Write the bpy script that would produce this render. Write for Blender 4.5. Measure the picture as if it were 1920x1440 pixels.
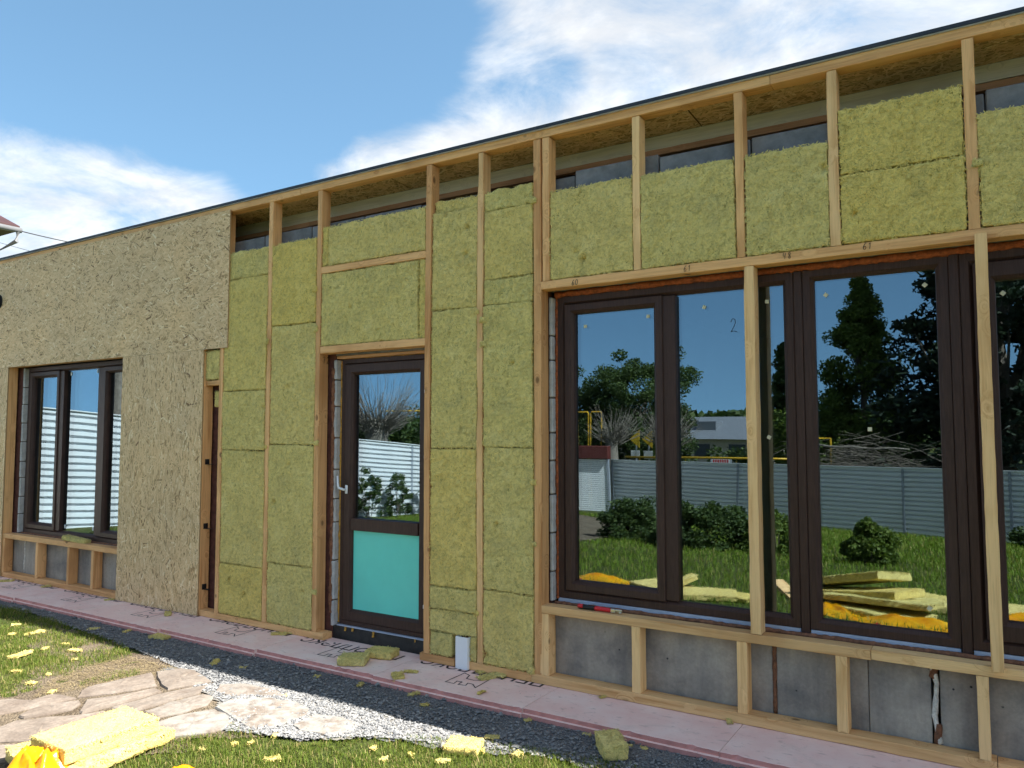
import bpy, math, random
import numpy as np
from mathutils import Vector, Matrix

# ------------------------------------------------------------------ scene reset
for o in list(bpy.data.objects):
    bpy.data.objects.remove(o)
SC = bpy.context.scene
COL = SC.collection
PI = math.pi

# ------------------------------------------------------------------ camera
YAW, PITCH, ROLL = 5.60685178e-01, 6.37342347e-02, -6.71605935e-04
CAM_D, CAM_H, FPX = 4.50837905, 1.65832736, 1442.0


def cam_axes():
    c, s = math.cos, math.sin
    w = np.array([-s(YAW) * c(PITCH), c(YAW) * c(PITCH), s(PITCH)])
    r0 = np.array([c(YAW), s(YAW), 0.0])
    u0 = np.cross(r0, w)
    return c(ROLL) * r0 + s(ROLL) * u0, -s(ROLL) * r0 + c(ROLL) * u0, w


CR, CU, CW = cam_axes()


def ray(px, py):
    d = CW + CR * (px - 960) / FPX - CU * (py - 720) / FPX
    return d / np.linalg.norm(d)


def on_ground(px, py, z=-0.06):
    d = ray(px, py)
    t = (z - CAM_H) / d[2]
    return np.array([0, -CAM_D, CAM_H]) + t * d


def on_wall(px, py, y=0.0):
    d = ray(px, py)
    t = (y + CAM_D) / d[1]
    return np.array([0, -CAM_D, CAM_H]) + t * d


cam_data = bpy.data.cameras.new('camera')
cam_data.sensor_width = 36.0
cam_data.lens = FPX / 1920 * 36.0
cam_data.clip_start = 0.02
cam_data.clip_end = 3000
cam = bpy.data.objects.new('camera', cam_data)
COL.objects.link(cam)
cam.matrix_world = Matrix(((CR[0], CU[0], -CW[0], 0), (CR[1], CU[1], -CW[1], -CAM_D),
                           (CR[2], CU[2], -CW[2], CAM_H), (0, 0, 0, 1)))
SC.camera = cam

# ------------------------------------------------------------------ light and exposure
SUN = np.array([0.0, 0.0, 0.0])
SUN_EL = math.radians(48)
SUN[2] = math.sin(SUN_EL)
SUN[1] = 0.222 * SUN[2]
SUN[0] = math.sqrt(math.cos(SUN_EL) ** 2 - SUN[1] ** 2)
SC.view_settings.view_transform = 'Standard'
SC.view_settings.look = 'None'
SC.view_settings.gamma = 1.0
SC.view_settings.exposure = 3.1
SC.view_settings.use_curve_mapping = False

sl = bpy.data.lights.new('sun', 'SUN')
sl.energy = 2.0
sl.angle = math.radians(0.53)
sl.color = (1.0, 0.95, 0.86)
so = bpy.data.objects.new('sun', sl)
COL.objects.link(so)
so.location = (6, 2, 9)
so.rotation_euler = Vector(-SUN).to_track_quat('-Z', 'Y').to_euler()

world = bpy.data.worlds.new('World')
SC.world = world
world.use_nodes = True


class NT:
    """tiny node-tree writer"""

    def __init__(self, nt):
        self.nt = nt
        self.nt.nodes.clear()

    def n(self, kind, **kw):
        nd = self.nt.nodes.new(kind)
        for k, v in kw.items():
            setattr(nd, k, v)
        return nd

    def put(self, sock, v):
        if v is None:
            return
        if hasattr(v, 'is_output'):
            self.nt.links.new(v, sock)
        else:
            if sock.type == 'RGBA' and len(v) == 3:
                v = (*v, 1.0)
            sock.default_value = v

    def math(self, op, a, b=None, c=None, clamp=False):
        nd = self.n('ShaderNodeMath', operation=op, use_clamp=clamp)
        self.put(nd.inputs[0], a)
        self.put(nd.inputs[1], b)
        if c is not None:
            self.put(nd.inputs[2], c)
        return nd.outputs[0]

    def vmath(self, op, a, b=None):
        nd = self.n('ShaderNodeVectorMath', operation=op)
        self.put(nd.inputs[0], a)
        if b is not None:
            self.put(nd.inputs[1], b)
        return nd.outputs['Value'] if op in ('DOT_PRODUCT', 'LENGTH', 'DISTANCE') else nd.outputs[0]

    def coords(self, which='Object'):
        return self.n('ShaderNodeTexCoord').outputs[which]

    def mapping(self, vec, scale=(1, 1, 1), loc=(0, 0, 0), rot=(0, 0, 0)):
        nd = self.n('ShaderNodeMapping')
        self.put(nd.inputs['Vector'], vec)
        nd.inputs['Scale'].default_value = scale
        self.put(nd.inputs['Location'], loc)
        nd.inputs['Rotation'].default_value = rot
        return nd.outputs[0]

    def noise(self, vec, scale, detail=4, rough=0.55, dist=0.0):
        nd = self.n('ShaderNodeTexNoise')
        self.put(nd.inputs['Vector'], vec)
        nd.inputs['Scale'].default_value = scale
        nd.inputs['Detail'].default_value = detail
        nd.inputs['Roughness'].default_value = rough
        nd.inputs['Distortion'].default_value = dist
        return nd.outputs[0]

    def voronoi(self, vec, scale, feature='F1', out='Distance', rnd=1.0):
        nd = self.n('ShaderNodeTexVoronoi', feature=feature)
        self.put(nd.inputs['Vector'], vec)
        nd.inputs['Scale'].default_value = scale
        nd.inputs['Randomness'].default_value = rnd
        return nd.outputs[out]

    def ramp(self, fac, stops, interp='LINEAR'):
        nd = self.n('ShaderNodeValToRGB')
        self.put(nd.inputs[0], fac)
        cr = nd.color_ramp
        cr.interpolation = interp
        while len(cr.elements) < len(stops):
            cr.elements.new(0.5)
        for e, (pos, col) in zip(cr.elements, stops):
            e.position = pos
            if not hasattr(col, '__len__'):
                col = (col, col, col)
            e.color = (*col, 1)
        return nd.outputs[0]

    def smooth(self, v, a, b):
        nd = self.n('ShaderNodeMapRange', interpolation_type='SMOOTHSTEP')
        self.put(nd.inputs[0], v)
        nd.inputs[1].default_value = a
        nd.inputs[2].default_value = b
        return nd.outputs[0]

    def mix(self, fac, a, b, blend='MIX'):
        nd = self.n('ShaderNodeMix', data_type='RGBA', blend_type=blend)
        self.put(nd.inputs[0], fac)
        self.put(nd.inputs[6], a)
        self.put(nd.inputs[7], b)
        return nd.outputs[2]

    def bump(self, height, strength=0.5, dist=0.01, normal=None):
        nd = self.n('ShaderNodeBump')
        nd.inputs['Strength'].default_value = strength
        nd.inputs['Distance'].default_value = dist
        self.put(nd.inputs['Height'], height)
        if normal is not None:
            self.put(nd.inputs['Normal'], normal)
        return nd.outputs[0]

    def attr(self, name, out='Fac'):
        return self.n('ShaderNodeAttribute', attribute_name=name).outputs[out]

    def rand(self):
        return self.n('ShaderNodeObjectInfo').outputs['Random']


# sky: physical daylight plus broken cloud, with unseen cover added to brighten the shaded wall
W = NT(world.node_tree)
sky = W.n('ShaderNodeTexSky', sky_type='NISHITA')
sky.sun_disc = False
sky.sun_elevation = SUN_EL
sky.sun_rotation = math.atan2(SUN[0], SUN[1])
sky.altitude = 200
sky.air_density = 0.85
sky.dust_density = 0.0
sky.ozone_density = 2.0
gen = W.coords('Generated')
sep = W.n('ShaderNodeSeparateXYZ')
W.put(sep.inputs[0], gen)
lifted = W.n('ShaderNodeCombineXYZ')          # clear air: little whitening towards the horizon
W.put(lifted.inputs[0], sep.outputs[0])
W.put(lifted.inputs[1], sep.outputs[1])
W.put(lifted.inputs[2], W.math('ADD', W.math('MULTIPLY', W.math('MAXIMUM', sep.outputs[2], 0.0), 0.80), 0.20))
W.put(sky.inputs[0], W.vmath('NORMALIZE', lifted.outputs[0]))
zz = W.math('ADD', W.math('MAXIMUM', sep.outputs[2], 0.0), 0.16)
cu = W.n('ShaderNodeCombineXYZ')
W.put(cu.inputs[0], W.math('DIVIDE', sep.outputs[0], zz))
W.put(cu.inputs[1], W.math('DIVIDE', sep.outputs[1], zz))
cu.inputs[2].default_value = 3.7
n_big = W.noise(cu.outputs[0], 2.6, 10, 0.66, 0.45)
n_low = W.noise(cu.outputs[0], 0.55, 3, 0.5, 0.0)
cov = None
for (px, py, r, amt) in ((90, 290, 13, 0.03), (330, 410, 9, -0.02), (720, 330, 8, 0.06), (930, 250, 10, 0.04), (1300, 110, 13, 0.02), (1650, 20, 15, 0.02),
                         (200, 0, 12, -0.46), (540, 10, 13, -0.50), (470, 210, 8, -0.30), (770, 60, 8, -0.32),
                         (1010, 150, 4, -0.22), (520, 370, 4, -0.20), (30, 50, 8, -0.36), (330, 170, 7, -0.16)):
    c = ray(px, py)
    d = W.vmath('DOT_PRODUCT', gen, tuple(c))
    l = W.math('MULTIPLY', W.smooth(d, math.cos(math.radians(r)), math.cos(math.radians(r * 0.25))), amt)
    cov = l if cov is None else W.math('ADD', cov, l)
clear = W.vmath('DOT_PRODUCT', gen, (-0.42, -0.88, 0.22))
side = W.math('SUBTRACT', 0.42, W.math('MULTIPLY', W.smooth(clear, 0.46, 0.84), 0.85))  # heavy base cover outside the view, added as fill; cleared in one lobe
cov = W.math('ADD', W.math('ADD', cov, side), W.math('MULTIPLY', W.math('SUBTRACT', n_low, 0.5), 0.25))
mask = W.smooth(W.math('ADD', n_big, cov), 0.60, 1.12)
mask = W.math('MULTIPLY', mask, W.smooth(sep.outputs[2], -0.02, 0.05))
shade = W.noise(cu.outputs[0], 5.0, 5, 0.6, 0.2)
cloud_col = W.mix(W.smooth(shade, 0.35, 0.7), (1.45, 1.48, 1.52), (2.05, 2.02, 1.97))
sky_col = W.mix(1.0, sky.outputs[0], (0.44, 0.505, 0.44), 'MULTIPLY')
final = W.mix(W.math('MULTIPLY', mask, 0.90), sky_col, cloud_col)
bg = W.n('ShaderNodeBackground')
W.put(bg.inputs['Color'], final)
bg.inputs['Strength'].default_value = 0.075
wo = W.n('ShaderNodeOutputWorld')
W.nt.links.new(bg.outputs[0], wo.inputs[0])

# ------------------------------------------------------------------ helpers: tags, meshes
rng = np.random.default_rng(7)


def tag(o, label=None, cat=None, group=None, kind=None):
    if label:
        o['label'] = label
    if cat:
        o['category'] = cat
    if group:
        o['group'] = group
    if kind:
        o['kind'] = kind
    return o


def empty(name, loc=(0, 0, 0), rz=0.0):
    o = bpy.data.objects.new(name, None)
    o.empty_display_size = 0.1
    COL.objects.link(o)
    o.location = loc
    o.rotation_euler = (0, 0, rz)
    return o


def link(name, me, mat, parent=None, loc=(0, 0, 0), rot=(0, 0, 0)):
    o = bpy.data.objects.new(name, me)
    COL.objects.link(o)
    o.location = [float(v) for v in loc]
    o.rotation_euler = rot
    if mat is not None and len(me.materials) == 0:
        for m in (mat if isinstance(mat, (list, tuple)) else [mat]):
            me.materials.append(m)
    if parent is not None:
        o.parent = parent
    return o


def mesh_np(name, V, F, tint=None, smooth=False, midx=None):
    """V (n,3); F: one (m,k) array or a list of such arrays"""
    V = np.asarray(V, dtype=np.float32)
    Fs = F if isinstance(F, list) else [F]
    me = bpy.data.meshes.new(name)
    me.vertices.add(len(V))
    me.vertices.foreach_set('co', V.ravel())
    loops = np.concatenate([np.asarray(f).ravel() for f in Fs]).astype(np.int32)
    tot = np.concatenate([np.full(len(f), np.asarray(f).shape[1]) for f in Fs])
    start = np.concatenate([[0], np.cumsum(tot)[:-1]]).astype(np.int32)
    me.loops.add(len(loops))
    me.loops.foreach_set('vertex_index', loops)
    me.polygons.add(len(tot))
    me.polygons.foreach_set('loop_start', start)
    if smooth:
        me.polygons.foreach_set('use_smooth', np.ones(len(tot), dtype=bool))
    else:
        me.polygons.foreach_set('use_smooth', np.zeros(len(tot), dtype=bool))
    if midx is not None:
        me.polygons.foreach_set('material_index', np.asarray(midx, dtype=np.int32))
    me.update(calc_edges=True)
    if tint is not None:
        a = me.attributes.new('tint', 'FLOAT', 'POINT')
        a.data.foreach_set('value', np.asarray(tint, dtype=np.float32))
    return me


class MB:
    """collects simple shapes into one mesh"""

    def __init__(self):
        self.v, self.f = [], []

    def add(self, vs, fs):
        b = len(self.v)
        self.v += [tuple(float(c) for c in q) for q in vs]
        self.f += [tuple(b + i for i in q) for q in fs]
        return self

    def box(self, x0, x1, y0, y1, z0, z1, c=0.0):
        if c <= 0:
            vs = [(x, y, z) for z in (z0, z1) for y in (y0, y1) for x in (x0, x1)]
            return self.add(vs, [(0, 2, 3, 1), (4, 5, 7, 6), (0, 1, 5, 4), (2, 6, 7, 3), (0, 4, 6, 2), (1, 3, 7, 5)])
        # chamfered on every edge
        vs, idx = [], {}
        for i, x in enumerate((x0, x1)):
            for j, y in enumerate((y0, y1)):
                for k, z in enumerate((z0, z1)):
                    sx, sy, sz = (c if i == 0 else -c), (c if j == 0 else -c), (c if k == 0 else -c)
                    for a, q in enumerate(((x, y + sy, z + sz), (x + sx, y, z + sz), (x + sx, y + sy, z))):
                        idx[i, j, k, a] = len(vs)
                        vs.append(q)
        fs = []
        for a in range(3):
            for s in (0, 1):
                o = [(0, 0), (1, 0), (1, 1), (0, 1)]
                q = []
                for m, n in o:
                    t = [0, 0, 0]
                    t[a] = s
                    t[(a + 1) % 3] = m
                    t[(a + 2) % 3] = n
                    q.append(idx[t[0], t[1], t[2], a])
                fs.append(tuple(q if s else q[::-1]))
        for a in range(3):
            b, c2 = (a + 1) % 3, (a + 2) % 3
            for m in (0, 1):
                for n in (0, 1):
                    q = []
                    for e in (0, 1):
                        t = [0, 0, 0]
                        t[a] = e
                        t[b] = m
                        t[c2] = n
                        q.append((idx[t[0], t[1], t[2], b], idx[t[0], t[1], t[2], c2]))
                    f = (q[0][0], q[1][0], q[1][1], q[0][1])
                    fs.append(f if (m != n) else f[::-1])
        for i in (0, 1):
            for j in (0, 1):
                for k in (0, 1):
                    f = tuple(idx[i, j, k, a] for a in range(3))
                    fs.append(f if (i + j + k) % 2 else f[::-1])
        return self.add(vs, fs)

    def tube(self, pts, r, n=8, cap=True):
        pts = [np.array(q, float) for q in pts]
        rs = r if hasattr(r, '__len__') else [r] * len(pts)
        rings = []
        for i, q in enumerate(pts):
            t = pts[min(i + 1, len(pts) - 1)] - pts[max(i - 1, 0)]
            t = t / (np.linalg.norm(t) + 1e-9)
            a = np.cross(t, (0, 0, 1.0)) if abs(t[2]) < 0.95 else np.cross(t, (1.0, 0, 0))
            a /= np.linalg.norm(a)
            b = np.cross(t, a)
            rings.append([q + rs[i] * (math.cos(2 * PI * k / n) * a + math.sin(2 * PI * k / n) * b) for k in range(n)])
        vs = [q for rg in rings for q in rg]
        fs = []
        for i in range(len(pts) - 1):
            for k in range(n):
                fs.append((i * n + k, (i + 1) * n + k, (i + 1) * n + (k + 1) % n, i * n + (k + 1) % n))
        if cap:
            fs.append(tuple(range(n)))
            fs.append(tuple(range((len(pts) - 1) * n, len(pts) * n))[::-1])
        return self.add(vs, fs)

    def ring(self, x0, x1, z0, z1, prof):
        """mitred rectangular frame in the XZ plane; prof = [(inset, y)...]"""
        vs = []
        for (i, y) in prof:
            vs += [(x0 + i, y, z0 + i), (x1 - i, y, z0 + i), (x1 - i, y, z1 - i), (x0 + i, y, z1 - i)]
        fs = []
        m = len(prof)
        for a in range(m):
            b = (a + 1) % m
            for k in range(4):
                fs.append((a * 4 + k, b * 4 + k, b * 4 + (k + 1) % 4, a * 4 + (k + 1) % 4))
        return self.add(vs, fs)

    def build(self, name, mat, parent=None, loc=(0, 0, 0), rot=(0, 0, 0), smooth=False, world=False):
        v = np.array(self.v, float)
        if world:      # shapes written in world coordinates: move the origin to the base of the shape
            c = np.array([(v[:, 0].min() + v[:, 0].max()) / 2, (v[:, 1].min() + v[:, 1].max()) / 2, v[:, 2].min()])
            v = v - c
            loc = c
        me = bpy.data.meshes.new(name)
        me.from_pydata([tuple(q) for q in v], [], self.f)
        if smooth:
            me.polygons.foreach_set('use_smooth', np.ones(len(me.polygons), dtype=bool))
        me.update()
        return link(name, me, mat, parent, loc, rot)


# ------------------------------------------------------------------ helpers: noise
def _h(ix, iy, iz, seed):
    h = (ix * 374761393 + iy * 668265263 + iz * 2246822519 + seed * 3266489917) & 0xFFFFFFFF
    h = ((h ^ (h >> 13)) * 1274126177) & 0xFFFFFFFF
    return ((h ^ (h >> 16)) & 0xFFFF) / 65535.0


def vnoise(P, seed=0):
    P = np.asarray(P, float)
    i = np.floor(P).astype(np.int64)
    f = P - i
    u = f * f * (3 - 2 * f)
    out = 0
    for dx in (0, 1):
        for dy in (0, 1):
            for dz in (0, 1):
                w = (u[:, 0] if dx else 1 - u[:, 0]) * (u[:, 1] if dy else 1 - u[:, 1]) * (u[:, 2] if dz else 1 - u[:, 2])
                out = out + w * _h(i[:, 0] + dx, i[:, 1] + dy, i[:, 2] + dz, seed)
    return out * 2 - 1


def fbm(P, seed=0, octv=3, gain=0.5):
    P = np.asarray(P, float)
    a, s, t = 1.0, 0, 0
    for k in range(octv):
        s = s + a * vnoise(P * 2 ** k + 17.3 * k, seed + k)
        t += a
        a *= gain
    return s / t


def quads(C, U, V2):
    """N quads from centres and half-axis vectors"""
    n = len(C)
    P = np.stack([C - U - V2, C + U - V2, C + U + V2, C - U + V2], 1).reshape(-1, 3)
    return P, np.arange(4 * n).reshape(n, 4)


def inpoly(x, y, poly):
    r = np.zeros(len(x), bool)
    j = len(poly) - 1
    for i in range(len(poly)):
        xi, yi = poly[i][0], poly[i][1]
        xj, yj = poly[j][0], poly[j][1]
        c = ((yi > y) != (yj > y)) & (x < (xj - xi) * (y - yi) / (yj - yi + 1e-12) + xi)
        r ^= c
        j = i
    return r


# ------------------------------------------------------------------ materials
MATS = {}


def newmat(name):
    m = bpy.data.materials.new(name)
    m.use_nodes = True
    t = NT(m.node_tree)
    out = t.n('ShaderNodeOutputMaterial')
    b = t.n('ShaderNodeBsdfPrincipled')
    t.nt.links.new(b.outputs[0], out.inputs[0])
    MATS[name] = m
    return m, t, b, out


def setb(t, b, color=None, rough=None, normal=None, metal=None, spec=None):
    if color is not None:
        t.put(b.inputs['Base Color'], color)
    if rough is not None:
        t.put(b.inputs['Roughness'], rough)
    if normal is not None:
        t.put(b.inputs['Normal'], normal)
    if metal is not None:
        t.put(b.inputs['Metallic'], metal)
    if spec is not None:
        t.put(b.inputs['Specular IOR Level'], spec)


def m_plain(name, col, rough=0.6, var=0.12, scale=8.0, bump=0.1, bscale=60.0, metal=0.0, spec=0.4):
    m, t, b, o = newmat(name)
    co = t.coords()
    nz = t.noise(co, scale, 5, 0.6)
    lo = tuple(c * (1 - var) for c in col)
    hi = tuple(min(1, c * (1 + var)) for c in col)
    setb(t, b, t.ramp(nz, [(0.3, lo), (0.7, hi)]), rough, None, metal, spec)
    if bump:
        setb(t, b, normal=t.bump(t.noise(co, bscale, 4, 0.6), bump, 0.004))
    return m


def m_wood(name, light, dark, knots=True):
    m, t, b, o = newmat(name)
    co = t.coords()
    off = t.n('ShaderNodeCombineXYZ')
    r = t.rand()
    t.put(off.inputs[0], t.math('MULTIPLY', r, 37.0))
    t.put(off.inputs[1], t.math('MULTIPLY', r, 11.0))
    t.put(off.inputs[2], t.math('MULTIPLY', r, 5.0))
    v = t.vmath('ADD', co, off.outputs[0])
    kn = t.voronoi(t.mapping(v, (5.0, 8.0, 8.0)), 1.0)
    km = t.math('MULTIPLY', t.smooth(kn, 0.17, 0.08), t.smooth(t.noise(v, 2.3, 2, 0.5), 0.50, 0.58))
    warp = t.math('MULTIPLY', t.math('MULTIPLY', t.smooth(kn, 0.42, 0.06), t.smooth(t.noise(v, 2.3, 2, 0.5), 0.46, 0.58)), 0.3)
    wv = t.n('ShaderNodeCombineXYZ')
    t.put(wv.inputs[1], warp)
    v2 = t.vmath('ADD', v, wv.outputs[0])
    g1 = t.noise(t.mapping(v2, (1.1, 26, 26)), 1.0, 5, 0.6, 0.6)
    g2 = t.noise(t.mapping(v2, (5, 190, 190)), 1.0, 3, 0.6)
    big = t.noise(v, 1.6, 3, 0.5)
    base = t.ramp(g1, [(0.30, dark), (0.52, light), (0.75, tuple(c * 1.08 for c in light))])
    base = t.mix(t.math('MULTIPLY', t.smooth(g2, 0.52, 0.72), 0.32), base, tuple(c * 0.62 for c in dark))
    base = t.mix(t.smooth(big, 0.50, 0.72), base, t.mix(0.65, base, tuple(c * 0.85 for c in dark)))
    tone = t.ramp(r, [(0.0, (0.80, 0.74, 0.68)), (0.5, (1.0, 1.0, 1.0)), (1.0, (1.06, 1.06, 1.02))])
    base = t.mix(1.0, base, tone, 'MULTIPLY')
    if knots:
        base = t.mix(t.math('MULTIPLY', km, 0.85), base, tuple(c * 0.28 for c in dark))
    setb(t, b, base, 0.72, t.bump(t.math('ADD', g2, g1), 0.25, 0.003), 0, 0.3)
    return m


m_wood('lumber', (0.79, 0.45, 0.20), (0.55, 0.26, 0.095))
m_wood('lumber_pale', (0.84, 0.54, 0.26), (0.62, 0.325, 0.125))
m_wood('lumber_old', (0.58, 0.31, 0.16), (0.40, 0.19, 0.09))
m_wood('beam_grey', (0.66, 0.60, 0.49), (0.52, 0.47, 0.38), False)

# mineral wool
m, t, b, o = newmat('wool')
co = t.coords()
r = t.rand()
v = t.vmath('ADD', co, t.mapping(t.n('ShaderNodeObjectInfo').outputs['Location'], (3.1, 3.1, 3.1)))
big = t.noise(v, 5.0, 4, 0.6)
mid = t.noise(v, 38.0, 4, 0.65, 0.8)
fin = t.noise(t.mapping(v, (1.0, 1.0, 1.5)), 190.0, 3, 0.7, 1.2)
c1 = t.ramp(big, [(0.30, (0.73, 0.60, 0.245)), (0.50, (0.86, 0.695, 0.26)), (0.75, (0.90, 0.75, 0.32))])
c2 = t.mix(1.0, c1, t.ramp(mid, [(0.28, (0.66, 0.66, 0.60)), (0.5, (1, 1, 1)), (0.75, (1.14, 1.13, 1.06))]), 'MULTIPLY')
pit = t.noise(t.mapping(v, (1.0, 1.0, 0.7)), 85.0, 2, 0.6, 1.5)
c2 = t.mix(t.math('MULTIPLY', t.math('MULTIPLY', t.smooth(pit, 0.41, 0.33), t.smooth(t.noise(v, 4.5, 3, 0.6), 0.36, 0.62)), 0.80), c2, (0.20, 0.165, 0.03))  # shade between the fibres put into the colour as dark pits
c3 = t.mix(1.0, c2, t.ramp(fin, [(0.33, (0.66, 0.64, 0.52)), (0.47, (1, 1, 1)), (0.72, (1.10, 1.10, 1.06))]), 'MULTIPLY')
tone = t.ramp(r, [(0.0, (0.94, 0.98, 0.98)), (0.5, (1, 1, 1)), (1.0, (1.04, 1.0, 0.82))])
c3 = t.mix(1.0, c3, tone, 'MULTIPLY')
bm = t.bump(t.math('ADD', t.math('ADD', t.math('MULTIPLY', mid, 1.6), fin), t.math('MULTIPLY', pit, 1.5)), 0.9, 0.008)
setb(t, b, c3, 0.95, bm, 0, 0.15)

# OSB: strands are geometry, the tint of each strand is an attribute
m, t, b, o = newmat('osb')
tn = t.attr('tint')
v = t.coords()
g = t.noise(v, 160.0, 3, 0.6)
big = t.noise(v, 1.8, 3, 0.5)
c = t.ramp(tn, [(0.0, (0.19, 0.10, 0.04)), (0.16, (0.50, 0.325, 0.155)), (0.5, (0.74, 0.515, 0.28)),
                (0.82, (0.82, 0.61, 0.355)), (1.0, (0.90, 0.74, 0.49))])
c = t.mix(1.0, c, t.ramp(g, [(0.3, (0.90, 0.90, 0.89)), (0.7, (1.06, 1.06, 1.06))]), 'MULTIPLY')
c = t.mix(1.0, c, t.ramp(big, [(0.3, (0.93, 0.93, 0.95)), (0.7, (1.06, 1.02, 0.97))]), 'MULTIPLY')
setb(t, b, c, 0.68, t.bump(g, 0.08, 0.002), 0, 0.35)

# concrete
m, t, b, o = newmat('concrete')
v = t.vmath('ADD', t.coords(), t.mapping(t.n('ShaderNodeObjectInfo').outputs['Location'], (2.3, 2.3, 2.3)))
n1 = t.noise(v, 2.2, 6, 0.62, 0.4)
n2 = t.noise(t.mapping(v, (7, 7, 1.2)), 1.0, 4, 0.6)
n3 = t.noise(v, 60, 4, 0.6)
pore = t.voronoi(v, 11.0)
pm = t.math('MULTIPLY', t.smooth(pore, 0.085, 0.05), t.smooth(t.noise(v, 6.0, 2), 0.5, 0.56))
c = t.ramp(n1, [(0.30, (0.17, 0.155, 0.150)), (0.48, (0.32, 0.280, 0.245)), (0.70, (0.43, 0.38, 0.325))])
c = t.mix(0.55, c, t.mix(1.0, c, t.ramp(n2, [(0.32, (0.45, 0.48, 0.55)), (0.62, (1.2, 1.17, 1.12))]), 'MULTIPLY'))
c = t.mix(1.0, c, t.ramp(n3, [(0.3, (0.88, 0.88, 0.88)), (0.7, (1.08, 1.08, 1.08))]), 'MULTIPLY')
c = t.mix(pm, c, (0.04, 0.04, 0.045))
setb(t, b, c, 0.85, t.bump(t.math('SUBTRACT', n3, t.math('MULTIPLY', pm, 2.0)), 0.25, 0.004), 0, 0.3)

m_plain('block_dark', (0.19, 0.185, 0.19), 0.9, 0.4, 7, 0.5, 60)
m_plain('block_pale', (0.46, 0.45, 0.44), 0.9, 0.25, 16, 0.5, 70)
m_plain('mortar', (0.16, 0.14, 0.12), 0.95, 0.4, 25, 0.8, 70)
m_plain('bitumen', (0.030, 0.027, 0.025), 0.65, 0.4, 14, 0.6, 50)
m_plain('brick_red', (0.12, 0.045, 0.035), 0.9, 0.4, 20, 0.6, 60)
m_plain('interior', (0.22, 0.19, 0.16), 0.9, 0.1, 2, 0)
m_plain('interior_wood', (0.16, 0.085, 0.045), 0.7, 0.2, 3, 0.1)
m_plain('membrane', (0.03, 0.034, 0.045), 0.55, 0.3, 10, 0.3)
m_plain('white_plastic', (0.80, 0.81, 0.84), 0.35, 0.03, 6, 0.02)
m_plain('white_trim', (0.42, 0.46, 0.56), 0.5, 0.12, 12, 0.05)
m_plain('steel', (0.55, 0.55, 0.56), 0.32, 0.15, 30, 0.1, 80, 1.0)
m_plain('steel_dark', (0.05, 0.045, 0.045), 0.5, 0.3, 30, 0.1, 80, 0.6)
m_plain('red_plastic', (0.55, 0.02, 0.03), 0.35, 0.05, 10, 0.02)
m_plain('black_rubber', (0.012, 0.012, 0.014), 0.55, 0.2, 20, 0.1)
m_plain('teal_film', (0.13, 0.70, 0.60), 0.30, 0.05, 3, 0.22, 7, 0, 0.5)
m_plain('pencil', (0.03, 0.022, 0.018), 0.9, 0.2, 40, 0)
m_plain('print_black', (0.022, 0.020, 0.024), 0.8, 0.5, 60, 0)
m_plain('pu_rust', (0.30, 0.075, 0.022), 0.85, 0.5, 45, 0.6, 130)
m_plain('pu_brown', (0.20, 0.085, 0.045), 0.85, 0.5, 45, 0.6, 130)
m_plain('pu_yellow', (0.50, 0.26, 0.045), 0.8, 0.35, 45, 0.6, 130)
m_plain('pu_white', (0.62, 0.58, 0.52), 0.8, 0.35, 45, 0.6, 130)
m_plain('gutter_grey', (0.16, 0.165, 0.175), 0.4, 0.1, 6, 0.05)
m_plain('roof_red', (0.05, 0.018, 0.017), 0.5, 0.2, 6, 0.1)
m_plain('foam_edge', (0.56, 0.245, 0.215), 0.8, 0.18, 14, 0.25, 60)
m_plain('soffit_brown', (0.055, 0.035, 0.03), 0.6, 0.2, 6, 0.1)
m_plain('plaster', (0.52, 0.47, 0.40), 0.9, 0.1, 3, 0.2)
m_plain('cable', (0.05, 0.05, 0.055), 0.6, 0.2, 20, 0)
m_plain('fence_sheet', (0.76, 0.78, 0.80), 0.38, 0.05, 1.5, 0.03, 12)
m_plain('fence_post', (0.30, 0.33, 0.38), 0.5, 0.1, 8, 0.05)
m_plain('fascia_red', (0.10, 0.022, 0.018), 0.5, 0.15, 8, 0.05)
m_plain('gas_pipe', (0.62, 0.36, 0.02), 0.45, 0.12, 12, 0.05)
m_plain('bark', (0.16, 0.135, 0.11), 0.95, 0.4, 18, 0.9, 30)
m_plain('bark_pale', (0.20, 0.175, 0.145), 0.95, 0.35, 14, 0.9, 26)
m_plain('stone_grey', (0.33, 0.31, 0.30), 0.9, 0.25, 20, 0.6, 60)
m_plain('sign_yellow', (0.70, 0.45, 0.03), 0.5, 0.05, 6, 0)
m_plain('sign_white', (0.80, 0.80, 0.78), 0.5, 0.05, 6, 0)
m_plain('far_wall', (0.46, 0.40, 0.34), 0.9, 0.1, 3, 0.1)
m_plain('far_roof', (0.15, 0.165, 0.19), 0.6, 0.1, 3, 0.1)
m_plain('far_glass', (0.05, 0.06, 0.08), 0.2, 0.1, 3, 0)
m_plain('pad', (0.66, 0.60, 0.42), 0.8, 0.05, 20, 0)
m_plain('card_brown', (0.26, 0.13, 0.09), 0.5, 0.2, 30, 0)
m_plain('print_skin', (0.62, 0.33, 0.24), 0.6, 0.05, 20, 0)
m_plain('print_blue', (0.10, 0.12, 0.18), 0.6, 0.2, 30, 0)

# dark wood-foil PVC
m, t, b, o = newmat('pvc')
v = t.coords()
g = t.noise(t.mapping(v, (150, 40, 9)), 1.0, 4, 0.6)
c = t.ramp(g, [(0.3, (0.040, 0.020, 0.016)), (0.7, (0.072, 0.038, 0.030))])
setb(t, b, c, 0.48, t.bump(g, 0.12, 0.002), 0, 0.25)

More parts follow.
